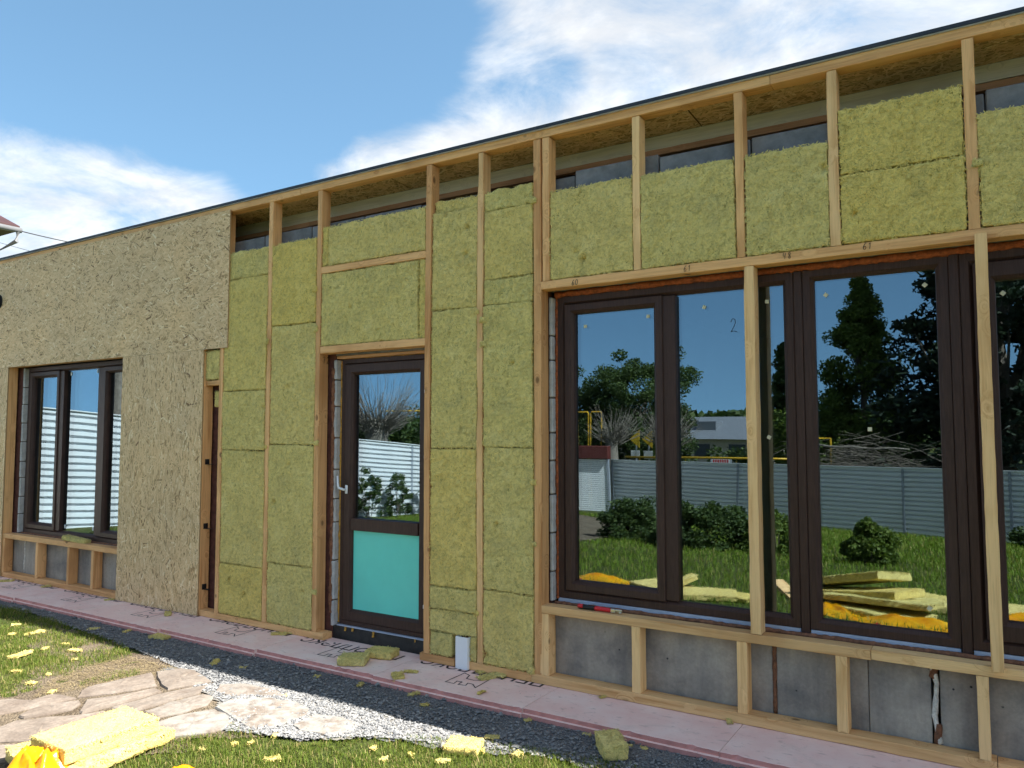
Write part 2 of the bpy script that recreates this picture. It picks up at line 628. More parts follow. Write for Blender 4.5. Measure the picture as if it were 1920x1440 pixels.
# coated insulating glass: part mirror, part see-through
m, t, b, o = newmat('glass')
t.nt.nodes.remove(b)
gl = t.n('ShaderNodeBsdfGlossy')
gl.inputs['Color'].default_value = (0.70, 0.87, 1.0, 1)
gl.inputs['Roughness'].default_value = 0.0
v = t.coords()
wob = t.noise(v, 1.3, 1, 0.4)
t.put(gl.inputs['Normal'], t.bump(wob, 0.02, 0.05))
tr = t.n('ShaderNodeBsdfTransparent')
tr.inputs['Color'].default_value = (0.50, 0.54, 0.52, 1)
lw = t.n('ShaderNodeLayerWeight')
lw.inputs['Blend'].default_value = 0.35
fac = t.math('ADD', t.math('MULTIPLY', lw.outputs['Fresnel'], 0.5), 0.21, clamp=True)
mx = t.n('ShaderNodeMixShader')
t.put(mx.inputs[0], fac)
t.nt.links.new(tr.outputs[0], mx.inputs[1])
t.nt.links.new(gl.outputs[0], mx.inputs[2])
t.nt.links.new(mx.outputs[0], o.inputs[0])

# pink extruded foam, dusty
m, t, b, o = newmat('foam_pink')
v = t.vmath('ADD', t.coords(), t.mapping(t.n('ShaderNodeObjectInfo').outputs['Location'], (1.3, 1.3, 1.3)))
n1 = t.noise(v, 4.0, 5, 0.6)
n2 = t.noise(t.mapping(v, (14, 30, 14)), 1.0, 4, 0.65, 0.5)
n3 = t.noise(v, 90, 3, 0.6)
c = t.ramp(n1, [(0.32, (0.80, 0.52, 0.47)), (0.55, (0.84, 0.61, 0.555)), (0.75, (0.86, 0.68, 0.625))])
c = t.mix(t.math('MULTIPLY', t.smooth(n2, 0.56, 0.74), 0.6), c, (0.40, 0.27, 0.24))
mud = t.math('MULTIPLY', t.smooth(t.noise(v, 2.1, 6, 0.7, 0.6), 0.54, 0.74), 0.42)
c = t.mix(mud, c, (0.46, 0.36, 0.31))
spk = t.math('MULTIPLY', t.smooth(t.voronoi(v, 34.0), 0.16, 0.07), t.smooth(t.noise(v, 3.3, 3, 0.6), 0.55, 0.68))
c = t.mix(t.math('MULTIPLY', spk, 0.8), c, (0.09, 0.075, 0.07))
setb(t, b, c, 0.75, t.bump(t.math('ADD', n3, n2), 0.15, 0.003), 0, 0.35)

# ground materials
m, t, b, o = newmat('soil_grass')
v = t.coords()
n1 = t.noise(v, 0.8, 5, 0.6)
n2 = t.noise(v, 30, 4, 0.65)
c = t.ramp(n1, [(0.3, (0.05, 0.07, 0.018)), (0.55, (0.080, 0.095, 0.028)), (0.75, (0.13, 0.125, 0.05))])
c = t.mix(1.0, c, t.ramp(n2, [(0.3, (0.5, 0.5, 0.5)), (0.7, (1.25, 1.25, 1.2))]), 'MULTIPLY')
setb(t, b, c, 0.95, t.bump(n2, 0.9, 0.05), 0, 0.1)

m, t, b, o = newmat('dirt')
v = t.coords()
n1 = t.noise(v, 3.5, 5, 0.6)
n2 = t.noise(v, 55, 4, 0.65)
n4 = t.voronoi(v, 70)
c = t.ramp(n1, [(0.3, (0.125, 0.095, 0.066)), (0.6, (0.20, 0.16, 0.115)), (0.8, (0.27, 0.225, 0.165))])
c = t.mix(1.0, c, t.ramp(n2, [(0.3, (0.6, 0.6, 0.6)), (0.7, (1.2, 1.2, 1.2))]), 'MULTIPLY')
setb(t, b, c, 0.95, t.bump(t.math('ADD', n2, n4), 0.9, 0.02), 0, 0.15)

m, t, b, o = newmat('grit')
v = t.coords()
n1 = t.noise(v, 3.0, 4, 0.6)
cell = t.voronoi(v, 120, 'F1', 'Color')
cd = t.voronoi(v, 120)
sepc = t.n('ShaderNodeSeparateColor')
t.put(sepc.inputs[0], cell)
c = t.ramp(sepc.outputs[0], [(0.0, (0.10, 0.105, 0.115)), (0.5, (0.165, 0.168, 0.178)), (1.0, (0.27, 0.265, 0.265))])
c = t.mix(1.0, c, t.ramp(n1, [(0.3, (0.75, 0.77, 0.80)), (0.7, (1.15, 1.12, 1.08))]), 'MULTIPLY')
setb(t, b, c, 0.9, t.bump(t.math('MULTIPLY', cd, -1.0), 0.9, 0.012), 0, 0.25)

m, t, b, o = newmat('grit_pale')
v = t.coords()
n1 = t.noise(v, 7.0, 5, 0.6)
n2 = t.noise(v, 110, 3, 0.65)
c = t.ramp(n1, [(0.3, (0.18, 0.168, 0.152)), (0.7, (0.27, 0.258, 0.238))])
c = t.mix(1.0, c, t.ramp(n2, [(0.3, (0.72, 0.72, 0.72)), (0.65, (1.1, 1.1, 1.1))]), 'MULTIPLY')
setb(t, b, c, 0.92, t.bump(n2, 0.7, 0.01), 0, 0.2)

m, t, b, o = newmat('pebble')
tn = t.attr('tint')
c = t.ramp(tn, [(0.0, (0.115, 0.12, 0.13)), (0.45, (0.225, 0.225, 0.228)), (0.8, (0.34, 0.33, 0.315)), (1.0, (0.55, 0.53, 0.50))])
n2 = t.noise(t.coords(), 150, 3, 0.6)
c = t.mix(1.0, c, t.ramp(n2, [(0.3, (0.75, 0.75, 0.75)), (0.7, (1.15, 1.15, 1.15))]), 'MULTIPLY')
setb(t, b, c, 0.85, None, 0, 0.25)

m, t, b, o = newmat('flagstone')
v = t.vmath('ADD', t.coords(), t.mapping(t.n('ShaderNodeObjectInfo').outputs['Location'], (1.7, 1.7, 1.7)))
n1 = t.noise(v, 5, 6, 0.62, 0.3)
n2 = t.noise(v, 45, 4, 0.65)
c = t.ramp(n1, [(0.3, (0.145, 0.115, 0.095)), (0.55, (0.205, 0.17, 0.143)), (0.75, (0.25, 0.217, 0.19))])
c = t.mix(1.0, c, t.ramp(n2, [(0.3, (0.75, 0.75, 0.75)), (0.65, (1.1, 1.1, 1.1))]), 'MULTIPLY')
dust = t.math('MULTIPLY', t.attr('tint'), t.smooth(t.noise(v, 9, 5, 0.65), 0.35, 0.6))
c = t.mix(dust, c, (0.27, 0.26, 0.242))
setb(t, b, c, 0.9, t.bump(t.math('ADD', n1, t.math('MULTIPLY', n2, 0.35)), 0.6, 0.012), 0, 0.25)


def m_leaf(name, stops, trans=0.35):
    m, t, b, o = newmat(name)
    c = t.ramp(t.attr('tint'), stops)
    setb(t, b, c, 0.6, None, 0, 0.25)
    tl = t.n('ShaderNodeBsdfTranslucent')
    t.put(tl.inputs[0], t.mix(1.0, c, (1.2, 1.25, 0.7), 'MULTIPLY'))
    mx = t.n('ShaderNodeMixShader')
    mx.inputs[0].default_value = trans
    t.nt.links.new(b.outputs[0], mx.inputs[1])
    t.nt.links.new(tl.outputs[0], mx.inputs[2])
    t.nt.links.new(mx.outputs[0], o.inputs[0])


m_leaf('grass', [(0.0, (0.05, 0.09, 0.012)), (0.5, (0.115, 0.165, 0.022)), (0.85, (0.19, 0.22, 0.045)), (1.0, (0.34, 0.27, 0.12))])
m_leaf('lawn_grass', [(0.0, (0.07, 0.13, 0.012)), (0.5, (0.14, 0.22, 0.020)), (0.85, (0.21, 0.27, 0.035)), (1.0, (0.32, 0.30, 0.09))])
m_leaf('leaf_mid', [(0.0, (0.05, 0.085, 0.018)), (0.6, (0.12, 0.175, 0.035)), (1.0, (0.21, 0.25, 0.06))])
m_leaf('leaf_dark', [(0.0, (0.025, 0.05, 0.016)), (0.6, (0.06, 0.095, 0.028)), (1.0, (0.11, 0.15, 0.045))], 0.3)
m_leaf('leaf_spruce', [(0.0, (0.006, 0.014, 0.008)), (0.6, (0.014, 0.028, 0.014)), (1.0, (0.03, 0.05, 0.022))], 0.1)
m_leaf('straw', [(0.0, (0.20, 0.15, 0.08)), (1.0, (0.42, 0.34, 0.20))], 0.2)

# wrapping film
m, t, b, o = newmat('film')
v = t.coords()
n1 = t.noise(v, 6, 3, 0.5)
c = t.ramp(n1, [(0.35, (0.80, 0.30, 0.005)), (0.6, (0.90, 0.45, 0.010)), (0.75, (0.92, 0.56, 0.03))])
pr = t.smooth(t.noise(v, 3.0, 2, 0.5), 0.64, 0.68)
c = t.mix(pr, c, (0.62, 0.03, 0.03))
setb(t, b, c, 0.22, t.bump(t.noise(v, 26, 4, 0.6), 0.4, 0.01), 0, 0.5)
tl = t.n('ShaderNodeBsdfTranslucent')
t.put(tl.inputs[0], c)
mx = t.n('ShaderNodeMixShader')
mx.inputs[0].default_value = 0.3
t.nt.links.new(b.outputs[0], mx.inputs[1])
t.nt.links.new(tl.outputs[0], mx.inputs[2])
t.nt.links.new(mx.outputs[0], o.inputs[0])

M = MATS


# ------------------------------------------------------------------ the ground
def zg(x, y):
    x = np.asarray(x, float)
    y = np.asarray(y, float)
    d = np.clip(-2.5 - y, 0, 15.5)
    soft = np.where(d < 1.0, 0.5 * d * d, d - 0.5)
    z = -0.062 - 0.0665 * soft
    amp = np.clip((-y - 0.6) / 2.0, 0, 1)
    P = np.stack([x * 0.9, y * 0.9, np.zeros_like(x)], -1).reshape(-1, 3)
    return z + amp * 0.02 * vnoise(P, 3).reshape(x.shape)


def axis(a, b, c0, c1, fine):
    mid = np.arange(c0, c1 + fine * 0.5, fine)
    lo, hi = [], []
    s, q = fine, c0
    while q > a:
        s *= 1.25
        q -= s
        lo.append(max(q, a))
    s, q = fine, c1
    while q < b:
        s *= 1.25
        q += s
        hi.append(min(q, b))
    return np.array(lo[::-1] + list(mid) + hi)


gx = axis(-900, 900, -15, 5, 0.12)
gy = axis(-900, 900, -20, 0.5, 0.12)
GX, GY = np.meshgrid(gx, gy)
V = np.stack([GX, GY, zg(GX, GY)], -1).reshape(-1, 3)
nx, ny = len(gx), len(gy)
ii = (np.arange(ny - 1)[:, None] * nx + np.arange(nx - 1)[None, :]).ravel()
F = np.stack([ii, ii + 1, ii + nx + 1, ii + nx], 1)
tag(link('ground', mesh_np('ground', V, F, smooth=True), M['soil_grass']), kind='structure')


def gpts(px, z=-0.06):
    return [tuple(on_ground(a, b, z)[:2]) for a, b in px]


def patch(name, poly, mat, res=0.03, zoff=0.006, amp=0.006, rag=0.04, freq=9.0, seed=1, kind='structure'):
    poly = np.array(poly)
    x0, y0 = poly.min(0) - 0.1
    x1, y1 = poly.max(0) + 0.1
    ax, ay = np.arange(x0, x1, res), np.arange(y0, y1, res)
    X, Y = np.meshgrid(ax, ay)
    P = np.stack([X.ravel(), Y.ravel(), np.zeros(X.size)], 1)
    z = zg(X, Y).ravel() + zoff + amp * fbm(P * freq, seed, 3)
    V = np.stack([P[:, 0], P[:, 1], z], 1)
    n1, n2 = len(ax), len(ay)
    ii = (np.arange(n2 - 1)[:, None] * n1 + np.arange(n1 - 1)[None, :]).ravel()
    cx, cy = V[ii, 0] + res / 2, V[ii, 1] + res / 2
    jx = rag * vnoise(np.stack([cx * 6, cy * 6, cx * 0], 1), seed + 50)
    jy = rag * vnoise(np.stack([cx * 6, cy * 6, cx * 0 + 7], 1), seed + 51)
    keep = inpoly(cx + jx, cy + jy, poly)
    ii = ii[keep]
    F = np.stack([ii, ii + 1, ii + n1 + 1, ii + n1], 1)
    us, inv = np.unique(F.ravel(), return_inverse=True)
    o = link(name, mesh_np(name, V[us], inv.reshape(-1, 4), smooth=True), mat)
    return tag(o, kind=kind)


# strip of grey grit along the house, trodden soil, path bed
grit_poly = [(4.6, 0.25), (-11.5, 0.25), (-11.5, -0.75)] + gpts(
    [(0, 1138), (60, 1150), (130, 1176), (240, 1212), (330, 1250), (300, 1262), (365, 1272), (430, 1320), (480, 1380),
     (560, 1392), (700, 1385), (780, 1398), (850, 1406), (940, 1412), (1060, 1432)]) + [(-1.6, -0.85), (0.5, -0.8), (4.6, -0.8)]
patch('gravel_strip', grit_poly, M['grit'], 0.028, 0.010, 0.006, 0.05, 14, 5)
dirt_poly = gpts([(60, 1160), (130, 1182), (245, 1220), (345, 1252), (300, 1264), (440, 1315), (430, 1380), (300, 1410),
                  (120, 1440), (-60, 1470), (-150, 1400), (-60, 1330), (0, 1295), (70, 1262), (120, 1235), (60, 1200)])
patch('bare_soil', dirt_poly, M['dirt'], 0.03, 0.005, 0.010, 0.10, 9, 8)
refl_path = [(-7.9, -7.6), (-6.6, -8.1), (-7.0, -10.5), (-8.0, -13.5), (-10.5, -17.5), (-12.5, -18.5), (-12.0, -16), (-9.4, -11.5)]
patch('worn_track', refl_path, M['dirt'], 0.12, 0.02, 0.02, 0.3, 2, 12)

# flagstones: the path that leaves the house to the left of the door
STONES = [
    ([(146, 1312), (150, 1302), (165, 1294), (230, 1278), (284, 1266), (291, 1280), (294, 1291), (250, 1299), (190, 1307)], 0.0),
    ([(293, 1264), (340, 1258), (365, 1262), (397, 1283), (350, 1291), (314, 1299), (302, 1289)], 0.1),
    ([(148, 1340), (162, 1318), (220, 1310), (292, 1297), (303, 1303), (260, 1315), (200, 1331), (152, 1343)], 0.05),
    ([(-20, 1322), (25, 1317), (70, 1322), (102, 1307), (142, 1315), (60, 1333), (-20, 1350)], 0.0),
    ([(32, 1349), (70, 1331), (148, 1319), (151, 1324), (137, 1334), (90, 1345), (45, 1352)], 0.0),
    ([(-20, 1376), (28, 1359), (90, 1351), (146, 1347), (196, 1338), (150, 1352), (74, 1376), (62, 1392), (-20, 1396)], 0.05),
    ([(206, 1333), (262, 1318), (308, 1306), (352, 1297), (392, 1292), (372, 1306), (312, 1322), (262, 1336), (232, 1340)], 0.15),
    ([(270, 1342), (318, 1324), (382, 1308), (402, 1312), (390, 1328), (330, 1344), (292, 1352)], 0.5),
    ([(286, 1362), (342, 1346), (400, 1336), (424, 1344), (436, 1360), (418, 1374), (350, 1384), (306, 1388), (292, 1376)], 0.85),
    ([(402, 1332), (430, 1318), (500, 1314), (556, 1322), (584, 1338), (566, 1352), (520, 1366), (470, 1372), (440, 1356)], 1.0),
    ([(-20, 1404), (50, 1398), (66, 1404), (50, 1424), (-20, 1436)], 0.0),
    ([(410, 1290), (460, 1288), (520, 1300), (540, 1312), (480, 1310), (430, 1312), (404, 1304)], 0.55),
    ([(590, 1344), (640, 1350), (676, 1362), (660, 1378), (610, 1384), (560, 1376), (548, 1366)], 1.0),
]
path_poly = gpts([(285, 1262), (400, 1280), (470, 1285), (600, 1335), (700, 1372), (640, 1386), (480, 1382), (300, 1395),
                  (60, 1440), (-60, 1450), (-60, 1320), (70, 1312), (146, 1290)])
path_bed = patch('stone_path', path_poly, M['dirt'], 0.03, 0.009, 0.006, 0.05, 12, 21)


def flagstone(px, dust, seed):
    r = random.Random(seed)
    p2 = gpts(px)
    c = np.mean(p2, 0)
    # finer outline with chipped edges
    out = []
    for k in range(len(p2)):
        a, b = np.array(p2[k]), np.array(p2[(k + 1) % len(p2)])
        n = max(2, int(np.linalg.norm(b - a) / 0.05))
        for i in range(n):
            q = a + (b - a) * i / n
            out.append(q + np.array([r.uniform(-1, 1), r.uniform(-1, 1)]) * 0.006)
    out = np.array(out)
    n = len(out)
    tx, ty = r.uniform(-0.012, 0.012), r.uniform(-0.012, 0.012)

    def lev(s, z, jit):
        q = c + (out - c) * s
        dz = (q - c) @ np.array([tx, ty])
        zz = zg(q[:, 0], q[:, 1]) + z + dz + np.array([r.uniform(-jit, jit) for _ in range(n)])
        return np.column_stack([q, zz])
    rings = [lev(1.0, -0.03, 0), lev(1.0, 0.014, 0.001), lev(0.965, 0.024, 0.0015), lev(0.7, 0.026, 0.003), lev(0.35, 0.027, 0.003)]
    V = np.concatenate(rings + [[[c[0], c[1], float(zg(c[0], c[1])) + 0.026]]]) - np.array([c[0], c[1], 0])
    F4 = []
    for a in range(len(rings) - 1):
        for k in range(n):
            F4.append((a * n + k, a * n + (k + 1) % n, (a + 1) * n + (k + 1) % n, (a + 1) * n + k))
    F3 = [((len(rings) - 1) * n + k, (len(rings) - 1) * n + (k + 1) % n, len(rings) * n) for k in range(n)]
    me = mesh_np('flagstone', V, [np.array(F4), np.array(F3)], np.full(len(V), dust), smooth=False)
    link('flagstone', me, M['flagstone'], path_bed, (c[0], c[1], 0))


for k, (px, dust) in enumerate(STONES):
    flagstone(px, dust, 100 + k)


# pebbles: real stones scattered where the grit is coarse
def stones_mesh(name, X, Y, S, T, zoff=0.0, flat=0.7, seed=1):
    g = np.random.default_rng(seed)
    base = np.array([[1, 0, 0], [0, 1, 0], [-1, 0, 0], [0, -1, 0], [0, 0, 1], [0, 0, -1],
                     [.6, .6, .55], [-.6, .6, .55], [-.6, -.6, .55], [.6, -.6, .55]], float)
    fc = np.array([[4, 9, 6], [4, 6, 7], [4, 7, 8], [4, 8, 9], [0, 6, 9], [1, 7, 6], [2, 8, 7], [3, 9, 8],
                   [0, 1, 6], [1, 2, 7], [2, 3, 8], [3, 0, 9], [0, 5, 1], [1, 5, 2], [2, 5, 3], [3, 5, 0]])
    n = len(X)
    B = base[None] * (1 + g.uniform(-0.32, 0.32, (n, 10, 3)))
    B = B * np.stack([g.uniform(0.75, 1.3, n), g.uniform(0.6, 1.0, n), np.full(n, flat) * g.uniform(0.6, 1.1, n)], 1)[:, None, :]
    a = g.uniform(0, 2 * PI, n)
    ca, sa = np.cos(a)[:, None], np.sin(a)[:, None]
    R = np.stack([B[..., 0] * ca - B[..., 1] * sa, B[..., 0] * sa + B[..., 1] * ca, B[..., 2]], -1)
    R = R * S[:, None, None] * 0.5
    z = zg(X, Y) + zoff + S * 0.16
    V = (R + np.stack([X, Y, z], 1)[:, None, :]).reshape(-1, 3)
    F = (fc[None] + (np.arange(n) * 10)[:, None, None]).reshape(-1, 3)
    return mesh_np(name, V, F, np.repeat(T, 10))


def scatter(poly, n, g):
    poly = np.array(poly)
    x0, y0 = poly.min(0)
    x1, y1 = poly.max(0)
    X, Y = g.uniform(x0, x1, n), g.uniform(y0, y1, n)
    k = inpoly(X, Y, poly)
    return X[k], Y[k]


g = np.random.default_rng(31)
vis = [(-9.5, -0.42), (-9.5, -0.66), (-8.2, -0.66)] + gpts([(60, 1152), (130, 1178), (240, 1214), (330, 1254), (430, 1300), (480, 1380), (560, 1390),
                                                       (700, 1384), (850, 1404), (940, 1411), (1060, 1432)]) + [(-1.6, -0.85), (0.3, -0.85), (0.3, -0.42)]
X1, Y1 = scatter(vis, 52000, g)
d_edge = np.clip((-Y1 - 0.45) / 0.6, 0, 1)
coarse = g.uniform(size=len(X1)) < (0.10 + 0.85 * d_edge ** 1.2)
S1 = np.where(coarse, g.uniform(0.009, 0.024, len(X1)), g.uniform(0.005, 0.010, len(X1)))
S1 = np.where(g.uniform(size=len(X1)) < 0.004, g.uniform(0.03, 0.05, len(X1)), S1)
T1 = np.clip(g.normal(0.36, 0.16, len(X1)), 0, 1)
tag(link('gravel', stones_mesh('gravel', X1, Y1, S1, T1, 0.012, 0.75, 5), M['pebble']),
    'loose grey gravel spread along the foot of the house', 'gravel', kind='stuff')
# pale chippings around the sunlit end of the path
pale = gpts([(360, 1290), (470, 1284), (560, 1304), (640, 1318), (740, 1352), (880, 1385), (860, 1404), (700, 1386), (560, 1390),
             (480, 1382), (420, 1376), (430, 1330)])
patch('stone_dust', pale, M['grit_pale'], 0.025, 0.016, 0.004, 0.05, 14, 33)
X2, Y2 = scatter(pale, 9000, g)
S2 = g.uniform(0.008, 0.026, len(X2))
T2 = np.clip(g.normal(0.42, 0.18, len(X2)), 0, 1)
tag(link('chippings', stones_mesh('chippings', X2, Y2, S2, T2, 0.016, 0.7, 9), M['pebble']),
    'pale stone chippings around the sunlit end of the path', 'gravel', kind='stuff')


# grass
def grass_mesh(name, X, Y, L, Wd, g, bend=0.5, segs=2, tint=None):
    n = len(X)
    a = g.uniform(0, 2 * PI, n)
    dirv = np.stack([np.cos(a), np.sin(a), np.zeros(n)], 1)
    side = np.stack([-np.sin(a), np.cos(a), np.zeros(n)], 1)
    base = np.stack([X, Y, zg(X, Y) + 0.002], 1)
    bn = g.uniform(0.15, 1.0, n) * bend
    mid = base + dirv * (L * bn * 0.35)[:, None] + np.array([0, 0, 1.0]) * (L * 0.62)[:, None]
    tip = base + dirv * (L * bn * 1.0)[:, None] + np.array([0, 0, 1.0]) * (L * (1 - 0.35 * bn))[:, None]
    w = (Wd / 2)[:, None]
    V = np.stack([base - side * w, base + side * w, mid + side * w * 0.8, mid - side * w * 0.8, tip], 1).reshape(-1, 3)
    k = np.arange(n) * 5
    F4 = np.stack([k, k + 1, k + 2, k + 3], 1)
    F3 = np.stack([k + 3, k + 2, k + 4], 1)
    if tint is None:
        tint = np.clip(g.normal(0.5, 0.2, n), 0, 0.9)
        dry = g.uniform(size=n) < 0.14
        tint = np.where(dry, 1.0, tint)
    return mesh_np(name, V, [F4, F3], np.repeat(tint, 5))


g = np.random.default_rng(77)
gA = gpts([(-70, 1128), (0, 1136), (60, 1149), (110, 1168), (150, 1184), (232, 1208), (248, 1232), (165, 1252), (150, 1260), (75, 1277),
           (82, 1292), (0, 1312), (-70, 1320)])
gB = gpts([(60, 1470), (250, 1425), (300, 1402), (332, 1389), (420, 1379), (436, 1361), (456, 1374), (520, 1388), (570, 1398), (640, 1386),
           (700, 1378), (780, 1386), (850, 1394), (930, 1396), (1000, 1405), (1075, 1420), (1200, 1442), (1300, 1500), (900, 1600), (300, 1560)])
gC = gpts([(200, 1262), (262, 1256), (262, 1268), (180, 1284), (150, 1292), (150, 1280)])
parts = []
for poly, n, thin in ((gA, 60000, 0.48), (gB, 60000, 0.44), (gC, 1500, 0.4)):
    X, Y = scatter(poly, n, g)
    nz = fbm(np.stack([X * 5, Y * 5, X * 0], 1), 71, 3)
    k = nz > (-1.15 + 2 * thin + g.uniform(-0.3, 0.3, len(X)))
    parts.append((X[k], Y[k]))
X = np.concatenate([q[0] for q in parts])
Y = np.concatenate([q[1] for q in parts])
lush = 0.5 + 0.5 * fbm(np.stack([X * 3, Y * 3, X * 0 + 5], 1), 72, 2)
L = g.uniform(0.014, 0.045, len(X)) * (0.35 + 1.15 * lush)
tag(link('grass', grass_mesh('grass', X, Y, L, g.uniform(0.0022, 0.0042, len(X)), g, 0.9), M['grass']),
    'short patchy sunlit grass beside the gravel strip', 'grass', kind='stuff')
# lawn in front of the house, seen mirrored in the glass
n = 90000
Y = -2.2 - 16.5 * g.uniform(size=n) ** 1.35
X = g.uniform(-13.5, 4.5, n)
far = np.clip((-Y - 2.5) / 12, 0, 1)
k = ~inpoly(X, Y, refl_path) & ~((X < -3.6) & (Y > -2.9))
X, Y, far = X[k], Y[k], far[k]
L = g.uniform(0.05, 0.085, len(X)) * (1 + 0.5 * far)
tag(link('lawn', grass_mesh('lawn', X, Y, L, 0.006 + 0.012 * far, g, 0.8), M['lawn_grass']),
    'green lawn sloping from the house down to the white fence', 'grass', kind='stuff')
# dry straw lying on the bare soil
X, Y = scatter(gpts([(160, 1250), (240, 1232), (340, 1256), (300, 1266), (150, 1296), (60, 1312), (90, 1280)]), 4200, g)
a = g.uniform(0, 2 * PI, len(X))
Ls = g.uniform(0.01, 0.04, len(X))
C = np.stack([X, Y, zg(X, Y) + 0.010 + g.uniform(0, 0.006, len(X))], 1)
U = np.stack([np.cos(a), np.sin(a), g.uniform(-0.15, 0.15, len(X))], 1) * (Ls / 2)[:, None]
Vv = np.stack([-np.sin(a), np.cos(a), np.zeros(len(X))], 1) * 0.0011
P, F = quads(C, U, Vv)
tag(link('straw', mesh_np('straw', P, F, np.repeat(g.uniform(0, 1, len(X)), 4)), M['straw']),
    'dry straw and dead grass strewn on the bare soil', 'straw', kind='stuff')

# ------------------------------------------------------------------ the house
house = empty('house', (0, 0, 0))
tag(house, 'long flat roofed house with timber studs, yellow insulation and OSB boards', 'house')


def lumber(name, x0, x1, y0, y1, z0, z1, ax, mat='lumber', parent=house, wane=0.0, jit=0.0012, seed=None):
    """one sawn timber; its length runs along local X so the grain follows it"""
    r = random.Random(seed if seed is not None else int(1e4 * (x0 * 3 + z0 * 7 + y0)) & 0xFFFF)
    if ax == 'x':
        L, a, b = x1 - x0, y1 - y0, z1 - z0
    elif ax == 'z':
        L, a, b = z1 - z0, y1 - y0, x1 - x0
    else:
        L, a, b = y1 - y0, x1 - x0, z1 - z0
    n = max(2, int(L / 0.07))
    ch = min(0.0025, a * 0.1, b * 0.1)
    bow_a, bow_b = r.uniform(-1, 1) * 0.0015 * L, r.uniform(-1, 1) * 0.0015 * L
    ph = r.uniform(0, 6)
    vs, fs = [], []
    for i in range(n + 1):
        s = i / n
        wob = 4 * s * (1 - s)
        oa, ob = bow_a * wob, bow_b * wob
        ha, hb = a / 2 + r.uniform(-jit, jit), b / 2 + r.uniform(-jit, jit)
        w = ch
        w2 = ch
        if wane:
            w2 = ch + wane * max(0, math.sin(ph + s * L * 4.0) * 0.7 + math.sin(ph * 2 + s * L * 11) * 0.4)
        sec = [(-ha + w, -hb), (ha - w, -hb), (ha, -hb + w), (ha, hb - w), (ha - w, hb), (-ha + w2, hb), (-ha, hb - w2), (-ha, -hb + w)]
        for (p, q) in sec:
            vs.append((s * L - L / 2, p + oa, q + ob))
    for i in range(n):
        for k in range(8):
            k2 = (k + 1) % 8
            fs.append((i * 8 + k, i * 8 + k2, (i + 1) * 8 + k2, (i + 1) * 8 + k))
    fs.append(tuple(range(8))[::-1])
    fs.append(tuple(range(n * 8, n * 8 + 8)))
    me = bpy.data.meshes.new(name)
    me.from_pydata(vs, [], fs)
    me.update()
    rot = {'x': (0, 0, 0), 'z': (0, -PI / 2, 0), 'y': (0, 0, PI / 2)}[ax]
    return link(name, me, M[mat], parent, ((x0 + x1) / 2, (y0 + y1) / 2, (z0 + z1) / 2), rot)


# --- masonry core with its openings, floor, roof
def core(name, x0, x1, z0, z1, mat, y0=0.122, y1=0.40):
    return MB().box(x0, x1, y0, y1, z0, z1).build(name, M[mat], house, world=True)


for (a, b) in ((-11.6, -9.74), (-7.40, -4.64), (-3.66, -2.60), (1.02, 4.3)):
    core('masonry_pier', a, b, 0.0, 3.02, 'brick_red')
core('window_lintel', -9.738, -7.402, 2.46, 3.02, 'block_dark')
core('door_lintel', -4.638, -3.662, 2.30, 3.02, 'block_dark')
core('window_lintel', -2.598, 1.018, 2.64, 3.02, 'block_dark')
# top course of dark blocks, each its own piece
xs = [-11.6]
for q in (-10.99, -10.40, -9.79, -9.19, -8.58, -7.97, -7.37, -6.76, -6.16, -5.55, -4.95, -4.34, -3.74, -3.13, -2.394, -1.785, -1.199, -0.60, 0.01, 0.62, 1.22, 1.83, 2.43, 3.04, 3.64, 4.3):
    xs.append(q)
for k in range(len(xs) - 1):
    r = random.Random(k)
    top = 3.44 + r.uniform(-0.015, 0.02)
    MB().box(xs[k] + 0.004, xs[k + 1] - 0.004, 0.118 + r.uniform(0, 0.008), 0.40, 3.024, top, 0.006).build('block', M['block_dark'], house, world=True)
# foundation
CJ = [-11.6, -9.544, -6.9, -4.66]
for k in range(len(CJ) - 1):
    MB().box(CJ[k] + 0.006, CJ[k + 1] - 0.006, 0.112, 0.42, -0.4, 0.495 if k < 2 else -0.004, 0.002).build('foundation_block', M['concrete'], house, world=True)
MB().box(-4.655, -3.645, 0.13, 0.42, -0.4, 0.098, 0.004).build('door_step', M['bitumen'], house, world=True)
CJ = [-2.70, -1.123, -0.629, -0.311, 1.0, 2.2, 4.3]
for k in range(len(CJ) - 1):
    gl_, gr_ = (0.010 if CJ[k] == -1.123 else 0.0015 if CJ[k] == -0.629 else 0.02), (0.010 if CJ[k + 1] == -1.123 else 0.0015 if CJ[k + 1] == -0.629 else 0.02)
    MB().box(CJ[k] + gl_, CJ[k + 1] - gr_, 0.112 + 0.004 * (k % 2), 0.42, -0.4, 0.505 if k < 4 else -0.004, 0.003).build('foundation_block', M['concrete'], house, world=True)
MB().box(-3.64, -2.705, 0.13, 0.42, -0.4, -0.004).build('foundation_block', M['concrete'], house, world=True)


